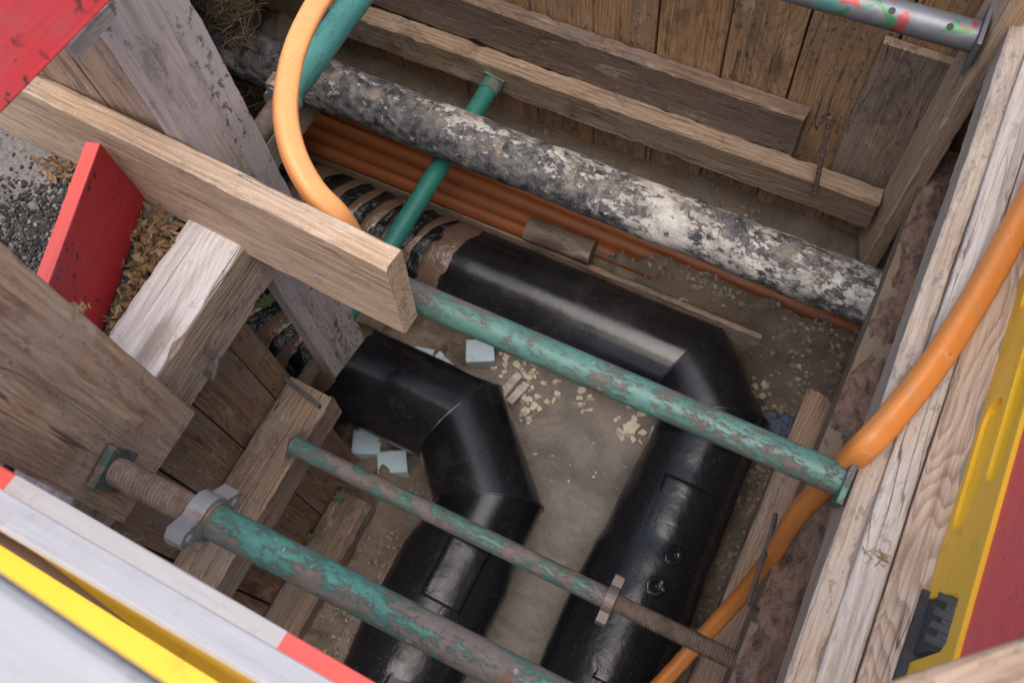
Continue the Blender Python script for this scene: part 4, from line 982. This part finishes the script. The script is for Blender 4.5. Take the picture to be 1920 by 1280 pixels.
def leaves(name, spots, mat, label, seed):
    rnd = random.Random(seed); vs_, fs = [], []
    for (x0, y0, x1, y1, sp, n, z, s0_, s1_) in spots:
        for k in range(n):
            t = rnd.random(); x = x0 + (x1 - x0) * t + rnd.gauss(0, sp); y = y0 + (y1 - y0) * t + rnd.gauss(0, sp); s = rnd.uniform(s0_, s1_); w_ = s * rnd.uniform(.09, .28)
            rot = Matrix.Rotation(rnd.uniform(0, 6.28), 3, 'Z') @ Matrix.Rotation(rnd.gauss(0, .35), 3, 'Y') @ Matrix.Rotation(rnd.gauss(0, .5), 3, 'X')
            cu = rnd.uniform(-.25, .5) * s; b = len(vs_); zz_ = z + rnd.random() * 0.009
            for (a, q) in ((-.5, 0), (-.28, .75), (0, 1), (.28, .8), (.5, .05)):
                for sg in (-1, 0, 1):
                    v = rot @ V(a * s, sg * q * w_, cu * (a * a * 2) + abs(sg) * 0.16 * w_); vs_.append((x + v.x, y + v.y, zz_ + v.z))
            for i in range(4):
                for j in range(2): a = b + i * 3 + j; fs.append((a, a + 3, a + 4, a + 1))
    return stuff(mk(name, vs_, fs, mat, smooth=3.2), label, 'leaves')
leaves('leaf_litter', [(-1.20, 0.46, -1.125, 0.46, .022, 120, 0.004, .014, .036), (-1.15, 0.46, -1.118, 0.30, .013, 190, 0.004, .013, .036), (-1.125, 0.30, -1.10, 0.22, .010, 50, 0.006, .012, .03), (-1.50, 0.50, -1.30, 0.495, .012, 90, 0.002, .012, .028), (-1.32, 0.36, -1.30, 0.46, .02, 7, 0.004, .02, .035)], LITTER,
       'dry brown leaf litter heaped beside the red board and the pale beam', 3)
g = bpy.data.meshes
chunks('asphalt_grit', [(-1.38, 0.40, .055, 1500, .003, .010, lambda x, y: -0.01), (-1.45, 0.33, .07, 900, .003, .009, lambda x, y: -0.01), (-1.30, 0.33, .05, 700, .002, .007, lambda x, y: -0.01), (-1.17, 0.34, .018, 130, .003, .008, lambda x, y: -0.008), (-1.33, 0.26, .05, 260, .002, .006, lambda x, y: -0.01), (-1.12, 0.24, .012, 60, .003, .008, lambda x, y: -0.005), (-1.15, 0.42, .03, 420, .003, .009, lambda x, y: -0.008), (-1.14, 0.33, .022, 420, .003, .009, lambda x, y: -0.008)], GRIT,
       'black asphalt grit scattered on the grey ground at the left', 'grit', 4, 1.0)
o = rough_cyl('round_stone', U(58, 384, z=0.0), U(74, 392, z=0.0), 0.0105, flat_col('grey_stone', (0.16, 0.16, 0.17), 0.7), 6, 12, 0.001, 30)
for v in o.data.vertices:
    q = (v.co.x / 0.019 - .5) * 2 if True else 0; k_ = math.sqrt(max(0.05, 1 - min(1, q * q))); v.co.y *= k_; v.co.z *= k_
tag(o, 'small round grey stone on the black grit', 'stone')
def straw(spots, name, label, seed):
    rnd = random.Random(seed); vs_, fs = [], []
    for (c, sp, n, Lm, up) in spots:
        for _ in range(n):
            p = Vector(c) + V(rnd.gauss(0, sp), rnd.gauss(0, sp), abs(rnd.gauss(0, sp * up))); a = rnd.uniform(0, 6.28); L = Lm * rnd.uniform(.5, 1.3); b = len(vs_)
            d = V(math.cos(a), math.sin(a), rnd.uniform(-.5, .5)).normalized(); s = d.cross(V(0, 0, 1)).normalized(); cv = V(rnd.gauss(0, 1), rnd.gauss(0, 1), rnd.gauss(0, 1)) * L * .25
            for i in range(5):
                t = i / 4; q = p + d * (L * (t - .5)) + cv * (4 * t * (1 - t)); w_ = 0.0011
                vs_ += [q + s * w_, q - s * w_ * .5 + V(0, 0, w_), q - s * w_ * .5 - V(0, 0, w_)]
            for i in range(4):
                for k in range(3): fs.append((b + i * 3 + k, b + i * 3 + 3 + k, b + i * 3 + 3 + (k + 1) % 3, b + i * 3 + (k + 1) % 3))
    return stuff(mk(name, vs_, fs, STRAW), label, 'straw')
straw([(U(436, 20, z=-0.66), 0.036, 190, 0.10, 0.8), (U(448, 80, z=-0.70), .022, 36, .08, .5), (U(470, 150, z=-0.95), .03, 60, 0.1, .6)], 'straw_tuft', 'tuft of straw on the old pipe behind the tall grey board', 2)
straw([(U(1845, 760, z=-0.005), 0.010, 50, .022, .15), (U(1862, 700, z=-0.005), 0.010, 50, .022, .15), (U(1825, 830, z=-0.005), 0.008, 40, .02, .15)], 'straw_tuft', 'straw bits between the grained plank and the yellow barrier', 6)
straw([(U(1650, 1045, z=0.012), 0.009, 16, .026, .06)], 'wood_fibres', 'frayed fibres lifting from the bleached edge plank', 9)
straw([(U(148, 578, x=-0.935), 0.006, 14, .018, 1.0)], 'wood_fibres', 'curled wood shavings on the timber edges at the left', 12)

# ------------------------------------------------------------------ barriers
# right: yellow plastic barrier with a red and white film panel
bx0, by0, bx1, by1 = 0.352, 1.62, 0.428, -0.55
dr = V(bx1 - bx0, by1 - by0, 0); BL = dr.length; xd = dr.normalized(); yd = V(0, 0, 1); zd = xd.cross(yd)   # local x along, y up, z = face normal
if zd.x > 0: zd = -zd
mwB = lambda o: Matrix(((xd.x, 0, zd.x, bx0 + zd.x * o), (xd.y, 0, zd.y, by0 + zd.y * o), (0, 1, 0, 0.004), (0, 0, 0, 1)))
def sY(y): return (by0 - y) / (by0 - by1) * BL
o = empty('plastic_barrier', ((bx0 + bx1) / 2, (by0 + by1) / 2, 0), 'yellow plastic barrier with red and white film standing right of the trench', 'barrier')
n0, n1 = sY(0.435), sY(0.335)
outer = [(0, 0), (n0 - 0.004, 0), (n0, 0.008), (n0 + 0.012, 0.15), (n0 + 0.02, 0.165), (n1 - 0.012, 0.165), (n1, 0.15), (n1 + 0.004, 0.008), (n1 + 0.01, 0.0), (BL, 0), (BL, 0.215), (0, 0.215)]
holes = [rrect((sY(0.775) + sY(0.545)) / 2, 0.066, sY(0.545) - sY(0.775), 0.078, 0.034), rrect((sY(0.98) + sY(0.60)) / 2, 0.160, sY(0.60) - sY(0.98), 0.058, 0.026),
         rrect((sY(1.25) + sY(0.9)) / 2, 0.072, 0.24, 0.055, 0.022), rrect((sY(0.25) + sY(0.0)) / 2, 0.158, 0.25, 0.042, 0.018), rrect((sY(0.20) + sY(-0.05)) / 2, 0.072, 0.24, 0.055, 0.022)]
plate('bottom_rail', outer, holes, 0.022, YELLOW, mwB(0.0), o, 0.004)
plate('rail_back', [(0, 0.02), (n0 - 0.02, 0.02), (n0 - 0.02, 0.2), (0, 0.2)], [], 0.006, YELLOW, mwB(-0.014), o); plate('rail_back', [(n1 + 0.03, 0.02), (BL, 0.02), (BL, 0.2), (n1 + 0.03, 0.2)], [], 0.006, YELLOW, mwB(-0.014), o)
for ya_, yb_, zc_, hh in ((0.775, 0.545, 0.066, 0.078), (0.98, 0.60, 0.160, 0.058)):
    pa_ = mwB(-0.008) @ V(sY(ya_) - 0.0, zc_, 0); pb_ = mwB(-0.008) @ V(sY(yb_), zc_, 0)
    board('slot_slope', pa_, pb_, V(0, 0, 1) * hh - zd * 0.022, hh * 1.02, 0.004, YELLOW, o, n=2, bev=0.001, jit=0.0002)
plate('top_rail', [(0, 0.90), (BL, 0.90), (BL, 1.0), (0, 1.0)], [], 0.03, YELLOW, mwB(0), o, 0.006)
for xx in (0.0, BL - 0.06): plate('upright', [(xx, 0.215), (xx + 0.06, 0.215), (xx + 0.06, 0.90), (xx, 0.90)], [], 0.028, YELLOW, mwB(0), o, 0.005)
xs_ = sY(0.80)   # film changes colour here
k_ = 0; x_ = xs_
while x_ > 0.07: x_ -= 0.5; k_ += 1
cur, cc = max(0.06, x_), 0 if k_ % 2 == 0 else 1
nxt = x_ + 0.5
while cur < BL - 0.061:
    e_ = min(nxt, BL - 0.06)
    plate('film_panel', [(cur, 0.215), (e_, 0.215), (e_, 0.46), (cur, 0.46)], [], 0.012, REDFILM if cc == 0 else WHITEP, mwB(-0.002), o)
    cur, nxt, cc = e_, nxt + 0.5, 1 - cc
for xx in [BL * i / 7 for i in range(1, 7)]: plate('bar', [(xx, 0.46), (xx + 0.04, 0.46), (xx + 0.04, 0.90), (xx, 0.90)], [], 0.02, YELLOW, mwB(0), o, 0.003)
f0 = empty('rubber_block', (0.41, 0.385, 0), 'black rubber foot poking through the yellow barrier rail', 'barrier foot')
board('foot_body', (0.385, 0.385, 0.06), (0.62, 0.395, 0.06), (0, 1, 0), 0.085, 0.115, RUBBER, f0, n=4, bev=0.016)
board('foot_base', (0.372, 0.37, 0.010), (0.80, 0.375, 0.010), (0, 1, 0), 0.15, 0.024, RUBBER, f0, n=4, bev=0.006)
for i in range(4): board('tread_rib', (0.371, 0.352 + i * 0.022, 0.117), (0.46, 0.352 + i * 0.022, 0.119), (0, 1, 0), 0.012, 0.008, RUBBER, f0, n=1, bev=0.002)
tag(board('metal_strip', (0.372, 0.95, 0.004), (0.398, 0.30, 0.006), (1, 0, 0), 0.05, 0.006, ALU, n=6, bev=0.001), 'grey metal strip on the ground between the grained plank and yellow barrier', 'strip')
# near: red and white barrier planks
def striped(name, a, b, wdir, w_, t, bounds, first, label, white=None):
    """barrier plank whose painted sections are parts"""
    a, b = Vector(a), Vector(b); L = (b - a).length; d = (b - a).normalized()
    o = empty(name, a, label, 'barrier plank'); k = first
    for s0_, s1_ in zip([0] + bounds, bounds + [L]):
        board('white_section' if k else 'red_section', a + d * s0_, a + d * s1_, wdir, w_, t, (white or WHITEP) if k else REDLT, o, n=6, bev=0.002, jit=0.0008); k = 1 - k
    return o
zB = 0.33
e0, e1 = U(0, 872, z=zB), U(640, 1243, z=zB); dB = (e1 - e0).normalized(); aB = e0 - dB * 0.7; bB = e1 + dB * 0.5
per = V(dB.y, -dB.x, 0)
if per.y > 0: per = -per
cB = per * 0.055
striped('barrier_plank', aB + cB, bB + cB, per + V(0, 0, 0.12), 0.11, 0.024, [(U(34, 893, z=zB) - aB).dot(dB), (U(540, 1186, z=zB) - aB).dot(dB)], 0, 'lower of the two white plank rows at the bottom left, with a red end')
zA = 0.52
e0, e1 = U(0, 920, z=zA), U(629, 1284, z=zA); l0, l1 = U(0, 990, z=zA + 0.012), U(467, 1284, z=zA + 0.012)
dA = (e1 - e0).normalized(); w0 = l0 - e0; wd = w0 - dA * w0.dot(dA)
aA = e0 - dA * 0.5 + wd * 0.5; bA = e1 + dA * 0.35 + wd * 0.5
striped('barrier_plank', aA, bA, wd, wd.length, 0.022, [(U(-60, 900, z=zA) - aA).dot(dA)], 0, 'blurred white plank in front of the yellow plastic at the bottom left')
# yellow element below
zY = 0.36
y0_, y1_ = U(-200, 880, z=zY), U(520, 1330, z=zY); dY = (y1_ - y0_).normalized(); py = V(dY.y, -dY.x, 0); py = -py if py.y > 0 else py
mwY = Matrix(((dY.x, py.x, 0, y0_.x), (dY.y, py.y, 0, y0_.y), (0, 0, -1, zY), (0, 0, 0, 1)))
if dY.cross(py).z > 0: mwY = Matrix(((dY.x, py.x, 0, y0_.x), (dY.y, py.y, 0, y0_.y), (0, 0, 1, zY), (0, 0, 0, 1)))
LY = (y1_ - y0_).length
o = empty('plastic_barrier', y0_ + V(0, -0.1, -0.36), 'yellow plastic barrier lying behind the white planks at the bottom left', 'barrier')
plate('rail', [(-0.3, -0.02), (LY + 0.3, -0.02), (LY + 0.3, 0.24), (-0.3, 0.24)], [[(-0.28 + 0.9 * i / 24, 0.030 + 0.010 * math.sin(i * 0.42 + 1.0)) for i in range(25)] + [(0.62 - 0.9 * i / 24, 0.000 + 0.009 * math.sin((24 - i) * 0.36)) for i in range(25)], rrect(0.35, 0.12, 0.4, 0.06, 0.02)], 0.03, YELLOW, mwY, o, 0.007)
plate('rail_back', [(-0.3, 0.0), (LY + 0.3, 0.0), (LY + 0.3, 0.22), (-0.3, 0.22)], [], 0.006, YELLOW, mwY @ Matrix.Translation((0, 0, -0.07)), o)
for xx in (0.0, LY): board('leg', mwY @ V(xx, 0.12, -0.02), Vector((*(mwY @ V(xx, 0.12, 0)).xy, 0.0)), (1, 0, 0), 0.06, 0.05, YELLOW, o, n=2)
zC = 1.0
e0, e1 = U(0, 1075, z=zC), U(320, 1290, z=zC); dC = (e1 - e0).normalized(); pc = V(dC.y, -dC.x, 0); pc = -pc if pc.y > 0 else pc
striped('barrier_plank', e0 - dC * 0.9 + pc * 0.05, e1 + dC * 0.3 + pc * 0.05, pc + V(0, 0, -0.1), 0.10, 0.022, [0.25], 0, 'nearest very blurred white plank in the bottom left corner', WHITEOLD)
# red board top left
zr = 0.66
e0, e1 = U(196, 8, z=zr), U(-4, 212, z=zr); dT = (e1 - e0).normalized(); ou = V(-0.55, 0.0, 0.8)
ou = (ou - dT * ou.dot(dT)).normalized()
o = empty('barrier_plank', e0, 'large blurred red barrier plank in the top left corner', 'barrier plank')
board('red_section', e0 - dT * 0.012 + ou * 0.1, e1 + dT * 0.6 + ou * 0.1, ou, 0.2, 0.024, RED, o, n=6, bev=0.003)
tag(board('grey_slat', U(204, 18, z=0.55), U(130, 96, z=0.55), (0, 0, 1), 0.03, 0.016, W_GREY, n=4, bev=0.002), 'short grey slat end showing under the top left red plank', 'slat')
# brown board bottom right
zq = 0.72
e0, e1 = U(1600, 1302, z=zq), U(2010, 1168, z=zq); dQ = (e1 - e0).normalized(); pq = V(dQ.y, -dQ.x, 0); pq = -pq if pq.y > 0 else pq
tag(board('wooden_slat', e0 - dQ * 0.1 + pq * 0.05, e1 + dQ * 0.25 + pq * 0.05, pq, 0.10, 0.03, W_BROWN, n=6, bev=0.004), 'blurred brown board crossing the bottom right corner', 'board')
# posts outside the picture that carry the barrier planks
for (x, y, lab) in ((-1.30, -0.24, 'wooden barrier post left of the white planks'), (0.24, -0.34, 'wooden barrier post right of the white planks')):
    tag(board('barrier_post', (x, y, -0.3), (x, y, 1.12), (1, 0, 0), 0.08, 0.08, W_BROWN, n=6, bev=0.005), lab, 'post')
